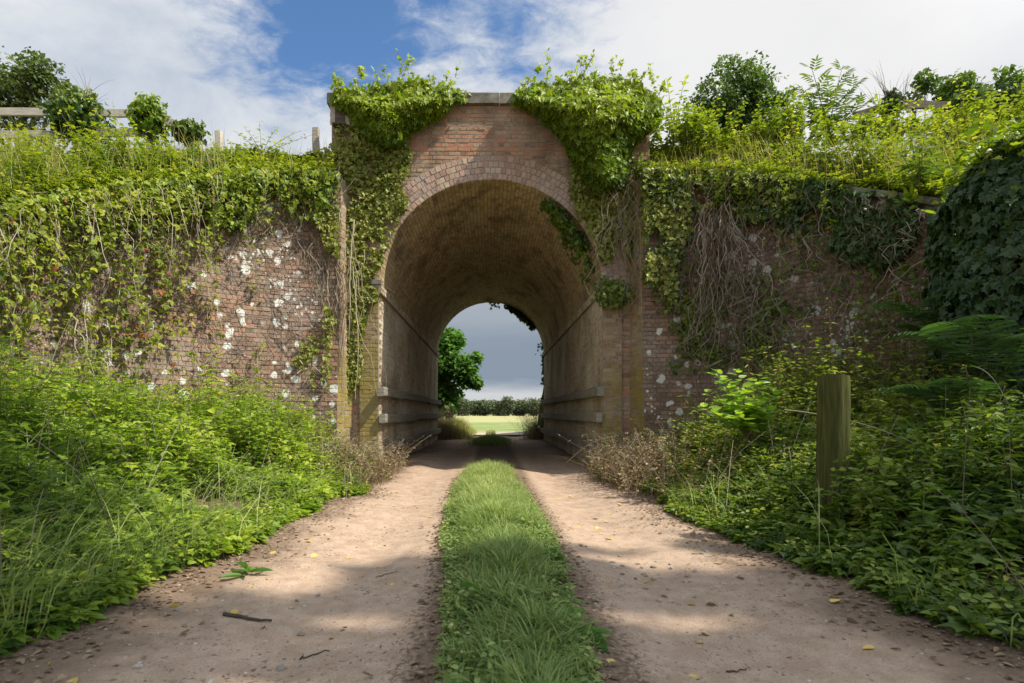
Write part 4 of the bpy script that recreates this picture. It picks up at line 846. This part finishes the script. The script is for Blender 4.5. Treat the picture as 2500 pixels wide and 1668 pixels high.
def limbs(mb, base, tips, r, k=9):
    base = np.asarray(base, float); m = len(tips); t = np.linspace(0, 1, k); st = np.zeros((m, k, 3))
    for i, tp in enumerate(tips):
        tp = np.asarray(tp, float); mid = base+(tp-base)*np.array([.25, .25, .55])
        st[i] = ((1-t)**2)[:, None]*base+(2*t*(1-t))[:, None]*mid+(t**2)[:, None]*tp+np.where((t > 0)[:, None], rng.normal(size=(k, 3))*.03*np.linalg.norm(tp-base)/3, 0)
    tubes(mb, st, r*.55, r*.08, rng.random(m), 6); return st
def tree(name, label, base, height, blobs, n, size, T, mat, tr, seed, group=None, gate=.42, gsc=1.3, twig=10, light=.3, holes=()):
    base = np.asarray(base, float); o = thing(name, label, 'tree', tuple(base), group)
    mb = MB(); top = base+[0, 0, height*.55]; k = 10; t = np.linspace(0, 1, k)[:, None]
    tubes(mb, (base+(top-base)*t+np.where(t > 0, rng.normal(size=(k, 3))*tr*.35, 0))[None], tr, tr*.45, .5, 9)
    lm = base+[0, 0, height*.32]; tips = [b[0] for b in blobs]; st = limbs(mb, lm, tips, tr)
    for b in blobs:
        tw = [np.asarray(b[0])+unit(rn(1))[0]*np.asarray(b[1])*(.6+.35*rng.random()) for _ in range(twig)]; limbs(mb, (np.asarray(b[0])*.8+lm*.2), tw, tr*.3, 7)
    mb.build('trunk', M['bark'], o)
    mb = MB(); vol = np.array([np.prod(b[1])**(2/3) for b in blobs]); vol = vol/vol.sum()
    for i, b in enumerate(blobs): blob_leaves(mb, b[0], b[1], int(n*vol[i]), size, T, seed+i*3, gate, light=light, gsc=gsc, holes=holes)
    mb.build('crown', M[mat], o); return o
def B(px, py, y, rx, rz=None, ry=None): return (at(px, py, y), (rx, ry or rx, rz or rx))
tree('oak_tree', 'dark green rounded oak tree behind the brambles right of the bridge', at(1690, 330, 19)*[1, 1, 0]+[0, 0, 2.5], 9, [B(1690, 215, 19, 1.25, 1.1), B(1630, 262, 19, .95), B(1755, 225, 19, .85, .8), B(1600, 300, 19, .8), B(1700, 290, 19.5, 1.4), B(1790, 275, 19, .75, .9), B(1650, 350, 19.3, 1.3)], 46000, .10, T_IVYS, 'oak', .22, 201, gate=.54, gsc=1.9)
tree('ash_tree', 'olive green tree showing sky through its crown behind the left fence', at(60, 300, 17)*[1, 1, 0]+[0, 0, 4.5], 8, [B(90, 175, 17, .85, .8), B(15, 200, 17, .9, 1.1), B(130, 225, 17, .7, .6), B(60, 240, 17, 1.2), B(180, 245, 17, .65, .5), B(-60, 220, 17, 1.2), B(215, 270, 17, .35)], 17000, .12, T_IVYS, 'olive', .16, 221, gate=.57, gsc=1.9)
tree('sycamore_tree', 'fresh green sycamore seen through the arch on the left', (-3.6, 26.5, 0), 6.0, [B(1035, 778, 25, .62, .55), B(1010, 820, 25, .95, .9), B(1062, 845, 25, .75, .6), B(1090, 822, 25, .36, .24), B(1075, 870, 25, .50, .4), B(1010, 900, 25.5, 1.0, .8), B(950, 800, 26, 1.6), B(1030, 935, 25, .40, .45), B(920, 880, 26, 1.8), B(1095, 882, 25, .25, .2)], 22000, .16, T_SYC, 'syc', .16, 241, gate=.36, gsc=1.8)
for px, py, y, rr, lb in ((2200, 208, 13, .34, 'small dark treetop above the right embankment, nearer the fence rail'), (2300, 210, 11.5, .42, 'darkest treetop at the upper right edge of the view'), (2120, 190, 14, .28, 'thin spindly treetop between the fence and the small dark treetop')):
    tree('treetop_shrub', lb, at(px, py, y)*[1, 1, 0]+[0, 0, 5.2], 1.8, [B(px, py, y, rr), B(px+45, py+22, y, rr*.9), B(px-25, py+40, y, rr*.8)]+([B(px+55, py-5, y, rr*.5)]), 2600 if rr > .3 else 900, .085, T_IVYS, 'oak', .04, int(px), gate=.40, gsc=3.0, twig=8)
# pinnate and broad-leaved saplings
def sapling(name, label, base, stems, T, mat, size, per, cat='sapling', leafdir=.5, sw=.008, group=None):
    base = np.asarray(base, float); o = thing(name, label, cat, tuple(base), group); mc, ml = MB(), MB()
    for tp in stems:
        tp = np.asarray(tp, float); k = 9; t = np.linspace(0, 1, k)[:, None]; mid = base+(tp-base)*[.35, .35, .6]
        L = (1-t)**2*base+2*t*(1-t)*mid+t**2*tp; tubes(mc, L[None], sw, sw*.3, rng.random(), 5)
        for q in range(per):
            f = .3+.7*(q+.5*rng.random())/per; p = (1-f)**2*base+2*f*(1-f)*mid+f*f*tp; a = q*2.4+rng.random()
            dv = np.array([math.cos(a), math.sin(a), leafdir*f+rng.normal()*.15])
            scatter(ml, T, (p+dv*.02)[None], np.array([[-.0, -.35, 1.]])+rn(1, .2), dv[None], size*(1.15-.55*f)*(.8+.4*rng.random()), np.clip(.3+.5*rng.random()+.15*f, 0, 1))
    mc.build('stems', M['stem'], o); ml.build('leaves', M[mat], o); return o
yA = 10.8
sapling('ash_sapling', 'tall sapling with long feathery leaflets on the right embankment crest', at(1900, 330, yA), [at(1860, 150, yA), at(1935, 150, yA+.2), at(1965, 190, yA), at(1835, 205, yA), at(1900, 210, yA-.2), at(1990, 235, yA), at(1870, 250, yA-.2)], T_PIN, 'oak', .38, 15, leafdir=.9, sw=.012)
sapling('elm_sapling', 'slender sapling with broad pale leaves between the bridge and the oak', at(1545, 330, 10.4), [at(1530, 180, 10.4), at(1575, 175, 10.5), at(1515, 225, 10.3), at(1600, 235, 10.4), at(1550, 240, 10.2), at(1630, 255, 10.3)], T_OV, 'bank', .14, 17, sw=.009)
sapling('leafy_sapling', 'bright green sapling in front of the right wing wall', at(1720, 1010, 6.4), [at(1640, 850, 6.4), at(1690, 848, 6.3), at(1745, 862, 6.4), at(1780, 900, 6.2), at(1620, 900, 6.5), at(1700, 900, 6.1), at(1740, 920, 6.1), at(1660, 920, 6.2), at(1610, 935, 6.0), at(1690, 950, 5.9), at(1770, 940, 6.0), at(1660, 870, 6.6)], T_NET, 'sap', .17, 17, sw=.007)
sapling('willowherb', 'dark leafy stem standing on the coping of the right wing wall', at(2110, 440, 7.4), [at(2085, 300, 7.4), at(2125, 290, 7.5), at(2150, 330, 7.3), at(2065, 350, 7.3), at(2110, 360, 7.2)], T_LAN, 'oak', .26, 13, 'plant', .2)
sapling('elder_shrub', 'leafy twigs standing out against the sky near the left parapet', at(600, 360, 10.2), [at(560, 292, 10.2), at(595, 278, 10.2), at(640, 290, 10.2), at(690, 300, 10.2), at(535, 300, 10.2), at(660, 330, 10), at(715, 310, 10)], T_OV, 'bramble', .085, 14, 'shrub', .4, .006)
sapling('tall_weed', 'tall leafy stem rising from the left verge against the wall', at(487, 1010, 6.6), [at(484, 800, 6.6), at(470, 850, 6.5), at(500, 870, 6.7)], T_NET, 'nettle', .12, 14, 'plant', .3, .006)
def bush(label, px, py, y, n, w, h, seed):
    c = at(px, py, y); o = thing('bramble_bush', label, 'bush', tuple(c)); mb = MB(); x = c[0]+rng.normal(size=n)*w; yy = y+rng.normal(size=n)*w*.6
    plants(mb, np.column_stack([x, yy, np.full(n, c[2])]), h*(.55+.6*rng.random(n))*np.exp(-((x-c[0])/w/1.9)**2), 8, .10, T_OV, np.clip(.2+.5*rng.random(n), 0, 1), .55, 0, 1, .003); mb.build('sprays', [M['bank'], M['stem']], o)
bush('loose yellow green bramble bush just right of the ivy covered parapet', 1600, 335, 10.3, 80, .42, .75, 1); bush('feathery bramble bush below the tall ash sapling', 1800, 330, 10.3, 90, .45, .72, 2); bush('arching bramble bush in front of the broken right fence', 2010, 325, 10.2, 70, .4, .55, 3); bush('sprawling bramble bush at the far right end of the embankment', 2220, 320, 9.6, 90, .5, .6, 4)
# bare twigs
def twigs(label, base, tips, name='bare_shrub'):
    o = thing(name, label, 'shrub', tuple(base)); mb = MB(); st = limbs(mb, base, tips, .022, 9)
    for i in range(len(tips)): limbs(mb, st[i, 5], [st[i, 8]+rng.normal(size=3)*[.16, .1, .12]+[0, 0, .05] for _ in range(5)], .010, 7)
    mb.build('branches', M['dead'], o)
twigs('bare twiggy shrub standing up through the left bramble bank', at(200, 300, 11.5), [at(205, 180, 11.5), at(225, 215, 11.5), at(190, 200, 11.5)])
twigs('bare grey twiggy shrub by the right fence rail', at(2050, 330, 10.5), [at(2010, 165, 10.5), at(2045, 180, 10.5), at(2075, 200, 10.4), at(1990, 215, 10.4), at(2100, 180, 10.5), at(2110, 215, 10.5)])
# ferns
def fern(label, base, n, length, az0, az1, seed, lift=.8):
    o = thing('fern', label, 'fern', tuple(base)); ml = MB(); mc = MB(); base = np.asarray(base)
    for i in range(n):
        a = az0+(az1-az0)*(i+.5*rng.random())/n; L = length*(.7+.4*rng.random()); d = np.array([math.cos(a), math.sin(a), 0]); k = 20; t = np.linspace(0, 1, k)[:, None]
        up = lift*(.7+.5*rng.random()); st = base+d*L*t*.9+np.array([0, 0, 1.])*L*(up*t-.75*t*t*up*.9); tubes(mc, st[None], .004, .001, .4, 3); tg = unit(np.gradient(st, axis=0))
        sd = unit(np.cross(tg, [0, 0, 1.])); upn = np.cross(sd, tg)
        for sg in (1, -1):
            w = .24*L*np.sin(np.pi*np.clip(t[2:]*.9+.12, 0, 1)); scatter(ml, T_PINNA, st[2:], upn[2:]+rn(k-2, .08), sg*sd[2:]+tg[2:]*.45+rn(k-2, .05), np.maximum(w[:, 0], .02)*1.15, np.clip(.3+.5*rng.random(k-2), 0, 1))
    mc.build('stalks', M['stem'], o); ml.build('fronds', M['fern'], o)
fern('large shaded fern by the ivy stump at the right edge', at(2300, 905, 5.0), 9, .92, 2.0, 4.4, 1, 1.7)
fern('lower fern spreading over the undergrowth behind the cut post', at(2215, 975, 4.8), 8, .72, 1.8, 4.4, 2, 1.5)
fern('high fern against the right wing wall', at(2175, 800, 6.0), 8, .8, 1.8, 4.6, 3, 1.7)
def hart(px, py, label, n, L, u=None):
    y = 7.3
    for _ in range(8):                    # walk to the wing wall along this line of sight
        p = at(px, py, y); a = min(max((p[0]-EX0)/EA, 0), 1); y = .5*y+.5*(EY+EB*math.sqrt(1-a*a)-.12)
    p = at(px, py, y); o = thing('strap_fern', label, 'fern', tuple(p), 'strap leaved ferns on the right wing wall'); mb = MB()
    a = rng.uniform(0, 6.28, n); D = np.stack([-.55+.5*np.cos(a), -.45+.3*np.sin(a), .45+.5*np.sin(a*1.7)], 1); scatter(mb, half([(0, 0), (.07, .05), (.09, .4), (.07, .8), (0, 1)], .2, .45), np.repeat(p[None], n, 0)+rn(n, .02), np.array([0, -.4, 1.])+rn(n, .3), D, L*(.6+.6*rng.random(n)), .3+.7*rng.random(n))
    mb.build('fronds', M['hart'], o)
hart(2090, 470, 'strap leaved fern rooted just under the coping of the right wing wall', 8, .26); hart(1925, 520, 'small strap leaved fern in the middle of the right ivy curtain', 7, .22)
hart(2200, 505, 'largest strap leaved fern, bright yellow, beside the ivy stump', 16, .42); hart(2190, 570, 'strap leaved fern hanging below the largest bright one', 9, .34)
hart(2085, 625, 'strap leaved fern low on the lichen patch of the right wing wall', 7, .2); hart(2060, 690, 'lowest strap leaved fern on the lichen patch', 6, .2)
# ivy clad stump at the right edge
base = np.array([5.25, 5.55, .3]); o = thing('ivy_stump', 'tall dead tree stump smothered in dark ivy at the right edge', 'stump', tuple(base))
mb = MB(); k = 12; t = np.linspace(0, 1, k)[:, None]; tubes(mb, (base+np.array([.15, .1, 3.0])*t+rng.normal(size=(k, 3))*.04)[None], .34, .26, .4, 12); mb.build('trunk', M['bark'], o)
mb = MB(); n = 15000; a = rng.random(n)*6.283; z = rng.random(n)**.9; rad = (.50+.30*fbm(np.column_stack([np.cos(a), np.sin(a), z*3]), 1.6, 301)+.12*np.sin(z*3))*(1-.35*ss(.82, 1, z))*(.75+.25*rng.random(n)**.4)
P = base+np.stack([.15*z+rad*1.15*np.cos(a), rad*np.sin(a), z*3.4-.1], 1); NN = np.stack([np.cos(a), np.sin(a), .25+1.2*ss(.85, 1, z)], 1); k = fbm(P, 3.2, 303) > .33; P, NN = P[k], NN[k]
r_ = np.clip(.4*fbm(P, 2, 305)+.35*rng.random(len(P)), 0, 1)
scatter(mb, T_IVY, P, NN+rn(len(P), .35), DOWN+rn(len(P), .45)+NN*.2, .085*(.6+.8*rng.random(len(P))), r_); mb.build('ivy_leaves', M['ivydark'], o)
mb = MB(); kk = P[:, 2] > base[2]+3.05; Pt = P[kk]; scatter(mb, T_IVY, Pt+rn(len(Pt), .1)+[0, 0, .06], np.array([0, -.3, 1.])+rn(len(Pt), .4), rn(len(Pt), .8), .085, .2+.6*rng.random(len(Pt))); mb.build('top_leaves', M['ivybright'], o)
# cut wooden post
pb = at(1911, 1085, 4.4); px_, py_ = pb[0], 4.4; pz0, pz1 = float(gh(np.array([px_]), 4.4)[0])-.1, EYE+(HY-917)/FPX*4.4
o = thing('wooden_post', 'round sawn off wooden post green with algae in the right verge', 'post', (px_, py_, pz0+.1)); mb = MB(); ns, nz = 40, 16; V = []
for j in range(nz+1):
    for i in range(ns):
        a = i*2*math.pi/ns; rr = .112*(1+.03*math.sin(3*a+.6)+.012*math.sin(7*a+j*.12)+rng.normal()*.004)*(1 if j < nz else .965)*(1+.04*(1-j/nz)); 
        if abs(((a-4.9+3.14) % 6.283)-3.14) < .08: rr *= .90        # a drying crack
        V.append((px_+rr*math.cos(a)+.012*(j/nz), py_+rr*math.sin(a), pz0+(pz1-pz0)*(j/nz)+(.006*math.sin(2*a) if j == nz else 0)))
F = [(j*ns+i, j*ns+(i+1) % ns, (j+1)*ns+(i+1) % ns, (j+1)*ns+i) for j in range(nz) for i in range(ns)]; mb.add(V, np.array(F), .5, 0); mb.build('shaft', M['post'], o, True)
mb = MB(); rim = np.array(V[-ns:]); mb.add(np.concatenate([rim, rim*[1, 1, 1]*1.0]), np.array([list(range(ns))]), .5, 0); mb.build('sawn_top', M['posttop'], o)
mb = MB(); q = np.column_stack([px_+rng.normal(size=46)*.22, py_-.2-.45*rng.random(46)]); plants(mb, np.column_stack([q, gh(q[:, 0], q[:, 1])]), np.concatenate([[.72, .6], .34+.24*rng.random(44)]), 7, .075, T_NET, .25+.5*rng.random(46), .3, 0, 1)
tag(mb.build('nettle', [M['nettledark'], M['stem']]), 'nettle clump standing right in front of the cut post', 'nettle')
# boxes on the bridge
o = thing('bird_box', 'weathered wooden bird box fixed high on the left pier', 'bird box', tuple(at(783, 270, YF-.06))); c = at(783, 271, YF-.02); mb = MB()
box(mb, c[0]-.085, c[0]+.085, c[1]-.10, c[1]-.005, c[2]-.15, c[2]+.13, .3); mb.build('body', M['darkrail'], o); mb = MB()
for s in (-1, 1): beam(mb, c+[s*.095, -.075, -.16], c+[s*.095, -.075, .17], .018, .16, .8, 0, .002)
mb.build('side_board', M['rail'], o); mb = MB(); beam(mb, c+[-.12, -.08, -.17], c+[.12, -.08, -.17], .17, .025, .2); mb.build('floor_board', M['darkrail'], o); mb = MB(); box(mb, c[0]-.05, c[0]+.05, c[1]-.134, c[1]-.131, c[2]+.07, c[2]+.10, .1); mb.build('entrance_slot', M['darkrail'], o)
c = at(1418, 541, YF-.02); o = thing('nest_box', 'small dark square box half hidden in ivy on the right pier', 'box', tuple(c)); mb = MB(); w = .12
for s in (-1, 1):
    beam(mb, c+[s*w, -.07, -w-.01], c+[s*w, -.07, w+.01], .025, .13, .5); beam(mb, c+[-w+.014, -.072, s*w], c+[w-.014, -.072, s*w], .126, .025, .5)
mb.build('frame', M['darkrail'], o); mb = MB(); box(mb, c[0]-w+.013, c[0]+w-.013, c[1]-.03, c[1]-.012, c[2]-w+.013, c[2]+w-.013, .0); mb.build('back_board', M['darkrail'], o); mb = MB()
beam(mb, c+[-w+.02, -.09, -w+.02], c+[w-.02, -.09, w-.02], .010, .012, .7); beam(mb, c+[-w+.02, -.104, w-.02], c+[w-.02, -.104, -w+.02], .010, .012, .7); mb.build('cross_bars', M['darkrail'], o)
# fences on the embankments
yf = 10.7
def fence(label, posts, rails, mat, base):
    o = thing('rail_fence', label, 'fence', tuple(base))
    for (px, py) in posts:
        p = at(px, py, yf); mb = MB(); beam(mb, [p[0], yf+.09, 4.7], [p[0]+rng.normal()*.02, yf+.09, p[2]], .11, .12, rng.random(), 0, .003); mb.build('post', M[mat], o)
    for (a, b) in rails: mb = MB(); beam(mb, at(*a, yf), at(*b, yf), .05, .145, .4+.5*rng.random(), 0, .004, 10); mb.build('rail', M[mat], o)
    return o
fence('pale weathered post and rail fence on the left embankment', [(-60, 235), (172, 238), (340, 240), (432, 285), (500, 297), (722, 290)], [((-120, 256), (170, 258)), ((176, 258), (338, 262)), ((344, 266), (430, 294)), ((176, 306), (338, 304)), ((-120, 312), (170, 308))], 'rail', at(250, 330, yf))
fence('dark broken post and rail fence on the right embankment', [(2048, 225), (2290, 205), (2420, 215)], [((1960, 268), (2046, 240)), ((2052, 240), (2288, 246)), ((2052, 296), (2288, 300)), ((2294, 244), (2480, 236))], 'darkrail', at(2170, 330, yf))
def post_ivy(px, py, w, h, n, label, seed, mat='ivy'):
    c = at(px, py, yf-.1); o = thing('ivy', label, 'ivy', tuple(c), 'ivy on the fence posts'); mb = MB(); v = unit(rn(n)); P = c+v*np.array([w, w, h])*(rng.random(n)**.4*(.45+1.1*vn(v*2+seed, 2.6, seed)))[:, None]; k = fbm(P, 5, seed) > .44; P, v = P[k], v[k]
    scatter(mb, T_IVY, P, v+rn(len(P), .4)+[0, 0, .3], DOWN*.7+rn(len(P), .6), .085*(.6+.8*rng.random(len(P))), np.clip(.3*fbm(P, 3, seed)+.45*rng.random(len(P))+.25*v[:, 2], 0, 1)); mb.build('leaves', M[mat], o)
post_ivy(175, 270, .48, .40, 3400, 'broad ivy mound over the fence post nearest the left edge', 311); post_ivy(340, 272, .30, .38, 2600, 'upright ivy column on the second left fence post', 313, 'ivybright'); post_ivy(432, 302, .26, .18, 1100, 'low grey green ivy cap on the sagging end of the left fence', 315)
post_ivy(2048, 240, .17, .24, 700, 'dark ivy cluster on the right fence post', 317, 'ivydark'); post_ivy(2310, 240, .42, .26, 1800, 'dark ivy heap over the far right fence post', 319, 'ivydark'); post_ivy(2215, 236, .30, .17, 900, 'dark ivy draped over the middle of the right fence rail', 321)
# docks in the grass strip
def dock(label, x, y, n, L, seed):
    z = float(gh(np.array([x]), y)[0]); o = thing('dock_plant', label, 'weed', (x, y, z), 'dock plants in the grass strip'); mb = MB(); a = rng.random(n)*6.283
    D = np.stack([np.cos(a), np.sin(a), .35+.5*rng.random(n)], 1); scatter(mb, half([(0, 0), (.03, .12), (.13, .3), (.15, .55), (.09, .82), (0, 1)], .22, .5), np.array([[x, y, z+.02]])+rn(n, .012), np.array([0, 0, 1.])+rn(n, .2), D, L*(.6+.6*rng.random(n)), .2+.5*rng.random(n)); mb.build('leaves', M['syc'], o)
dock('broad leaved dock in the shaded front of the grass strip', .02, 2.85, 11, .24, 1); dock('dock with upright leaf on the right side of the grass strip', .36, 3.9, 7, .22, 2); dock('dock at the right edge of the grass strip close to the camera', .38, 2.55, 8, .2, 3); dock('flat rosette weed on the bare soil by the left verge', -1.5, 3.5, 8, .15, 4)
# fallen leaves, pebbles and sticks lying on the track
def proto_leaf(name, T, mat, size):
    mb = MB(); scatter(mb, T, np.zeros((1, 3)), np.array([[0, 0, 1.]]), np.array([[0, 1., 0]]), size, rng.random()); o = mb.build(name, M[mat]); return o
def on_track(n, y0, y1, x0=-1.75, x1=2.05):
    y = y0+(y1-y0)*rng.random(n)**1.5; x = rng.uniform(x0, x1, n); k = np.abs(x-strip_c(y)) > strip_w(y)+.05; return x[k], y[k]
def strew(protos, xs, ys, lift, label, cat, group, tilt, smin, smax):
    for i, (x, y) in enumerate(zip(xs, ys)):
        p = protos[i % len(protos)]; o = p if i < len(protos) else p.copy()
        if i >= len(protos): C.collection.objects.link(o)
        sc = rng.uniform(smin, smax); o.location = (x, y, float(gh(np.array([x]), y)[0])+lift*sc); o.rotation_euler = (rng.normal()*tilt, rng.normal()*tilt, rng.random()*6.28); o.scale = (sc,)*3; tag(o, label, cat, group)
x, y = on_track(64, 2.1, 7.5); strew([proto_leaf('fallen_leaf', T_OV, 'yleaf', .065) for _ in range(3)], x, y, .006, 'yellow fallen leaf lying flat on the sandy track', 'leaf', 'yellow fallen leaves on the track', .25, .5, 1.2)
x, y = on_track(90, 2.0, 7.0); strew([proto_leaf('fallen_leaf', T_NET, 'bleaf', .06) for _ in range(3)], x, y, .008, 'brown curled fallen leaf lying on the sandy track', 'leaf', 'brown fallen leaves on the track', .5, .4, 1.1)
def proto_stone():
    import bmesh
    bm = bmesh.new(); bmesh.ops.create_icosphere(bm, subdivisions=2, radius=.02); V = np.array([v.co[:] for v in bm.verts]); F = np.array([[v.index for v in f.verts] for f in bm.faces]); bm.free()
    V = V*(.7+.6*vn(V, 40, int(rng.integers(90))))[:, None]*[1.2, .9, .6]; mb = MB(); mb.add(V, F, rng.random()); return mb.build('pebble', M['pebble'], None, False)
x, y = on_track(50, 2.2, 7); xa = rng.normal(.95, .25, 34); ya = rng.normal(3.7, .35, 34); x = np.concatenate([x, xa]); y = np.concatenate([y, ya]); strew([proto_stone() for _ in range(4)], x, y, .003, 'small grey pebble half sunk in the sandy track', 'pebble', 'pebbles on the track', .3, .25, 1.0)
def stick(label, a, b, r):
    a = np.array([*a, 0.]); b = np.array([*b, 0.]); k = 9; t = np.linspace(0, 1, k)[:, None]; L = a+(b-a)*t+np.column_stack([rng.normal(size=(k, 2))*.008, np.zeros(k)]); L[:, 2] = gh(L[:, 0], L[:, 1])+r; mb = MB(); tubes(mb, L[None], r, r*.5, .2, 6); tag(mb.build('stick', M['bark']), label, 'stick', 'sticks on the track')
stick('thick dark stick lying at the shaded left edge of the track', (-1.32, 2.82), (-1.08, 2.80), .010); stick('thin broken twig in the left rut', (-.82, 2.45), (-.72, 2.5), .004); stick('thin twig on the right rut near the bottom', (.95, 2.3), (1.05, 2.34), .004); stick('pale twig lying in the sunlit left rut', (-.72, 3.6), (-.62, 3.7), .003)
# leaf litter along the foot of the verges
mb = MB(); n = 4800; s_ = rng.choice([-1, 1], n); y = 1.6+7.5*rng.random(n); e = np.where(s_ < 0, -edge_l(y), edge_r(y)); x = s_*(e+rng.normal(size=n)*.16-.05); P = np.column_stack([x, y, gh(x, y)+.008]); scatter(mb, T_OV, P, np.array([0, 0, 1.])+rn(n, .22), rn(n)*[1, 1, .1], .014+.03*rng.random(n)**2, rng.random(n)*.9)
x = strip_c(y)+s_*(strip_w(y)+np.abs(rng.normal(size=n))*.07); k = rng.random(n) < .35; P = np.column_stack([x, y, gh(x, y)+.008])[k]; scatter(mb, T_OV, P, np.array([0, 0, 1.])+rn(len(P), .35), rn(len(P))*[1, 1, .1], .02+.025*rng.random(len(P)), rng.random(len(P))*.9)
tag(mb.build('leaf_litter', M['bleaf']), 'brown leaf litter along the edges of the track', 'leaf litter', kind='stuff')
mb = MB(); n = 4200; y = 1.9+6.5*rng.random(n)**1.6; x = rng.uniform(-1.9, 2.2, n); k = np.abs(x-strip_c(y)) > strip_w(y)*.9; x, y = x[k], y[k]; P = np.column_stack([x, y, gh(x, y)+.003]); scatter(mb, half([(0, 0), (.4, .3), (.35, .75), (0, 1)], -.3, .1), P, np.array([0, 0, 1.])+rn(len(P), .3), rn(len(P))*[1, 1, .1], .004+.012*rng.random(len(P))**3, rng.random(len(P)))
tag(mb.build('grit', M['pebble']), 'fine grit and crumbs scattered over the sandy track', 'grit', kind='stuff')
# long pale grass stalks leaning out of the verges
mb = MB(); ends = [((350, 1010, 6.2), (400, 790, 6.2)), ((440, 1020, 6.3), (640, 830, 6.4)), ((470, 1000, 6.6), (610, 845, 6.7)), ((105, 870, 5.8), (190, 690, 5.8)), ((1800, 940, 5.2), (2270, 1100, 3.9)), ((2230, 840, 4.6), (2330, 960, 4.2)), ((1300, 1062, 8.6), (1420, 1000, 8.2)), ((1345, 1048, 8.4), (1500, 1115, 7.6))]
for a, b in ends:
    a, b = at(*a), at(*b); t = np.linspace(0, 1, 9)[:, None]; tubes(mb, (a+(b-a)*t+np.array([0, 0, .10])*np.sin(np.pi*t))[None], .0045, .002, .8, 4)
tag(mb.build('pale_stalks', M['vine']), 'long pale dry stalks leaning out of the verges', 'grass', kind='stuff')
# far wood along the field edge
mb = MB(); 
for i in range(64):
    x = -95+190*(i+rng.random()*.7)/64; y = 235+rng.normal()*6; hh = 5.4+2.0*rng.random()+1.6*vn2(np.array([x]), 0, .05, 7)[0]; w = 2.6+1.4*rng.random()
    blob_leaves(mb, (x, y, hh*.58), (w, w, hh*.46), 1500, .62, T_IVYS, 400+i, gate=.30, gsc=.45, light=.5); blob_leaves(mb, (x+rng.normal(), y-1, 1.7), (2.8, 2, 2.0), 420, .5, T_IVYS, 500+i, gate=.25, gsc=.5)
tag(mb.build('woodland', M['wood']), 'distant belt of trees along the far edge of the field', 'woodland', kind='stuff')
# trees beside the camera, out of view, whose crowns shade the foreground
tree('shade_tree', 'broad leafy tree standing to the right of the camera, shading the track', (12.5, -1.5, 0), 14, [((x+6*sv[0], y+6*sv[1]-(.35 if x < 3 else 0), z+6*sv[2]), (r, r*ry, r*.5)) for x, y, z, r, ry in ((-2.2, 2.4, 6.9, 1.2, .9), (-.6, 2.6, 6.9, 1.2, .8), (.9, 2.2, 6.9, 1.3, .9), (-1.2, 1.0, 6.8, 1.3, .8), (.6, .7, 6.9, 1.3, .8), (2.3, .75, 6.9, 1.1, .7), (3.6, .15, 7.0, 1.2, .8), (5.0, 1.25, 7.1, 1.2, .8), (6.4, 1.5, 7.2, 1.3, .8), (6.0, .3, 7.1, 1.2, .7), (8.0, 1.9, 7.3, 1.4, .85), (8.2, 1.0, 7.3, 1.4, .8), (9.6, 3.2, 7.4, 1.5, .9), (10.4, 1.6, 7.5, 1.6, .9), (11.6, 3.4, 7.3, 1.4, .9))], 19000, .26, T_IVYS, 'oak', .3, 601, gate=.41, gsc=.9, twig=3, holes=((.85, 2.85, .55, .22), (-.66, 2.72, .42, .20), (1.5, 3.95, .6, .30), (-1.25, 3.45, .5, .32), (2.9, 4.3, .5, .35), (-3.6, 4.1, .5, .3), (2.0, 4.65, .42, .30), (3.2, 4.9, .5, .25), (2.0, 6.5, .9, .55)))
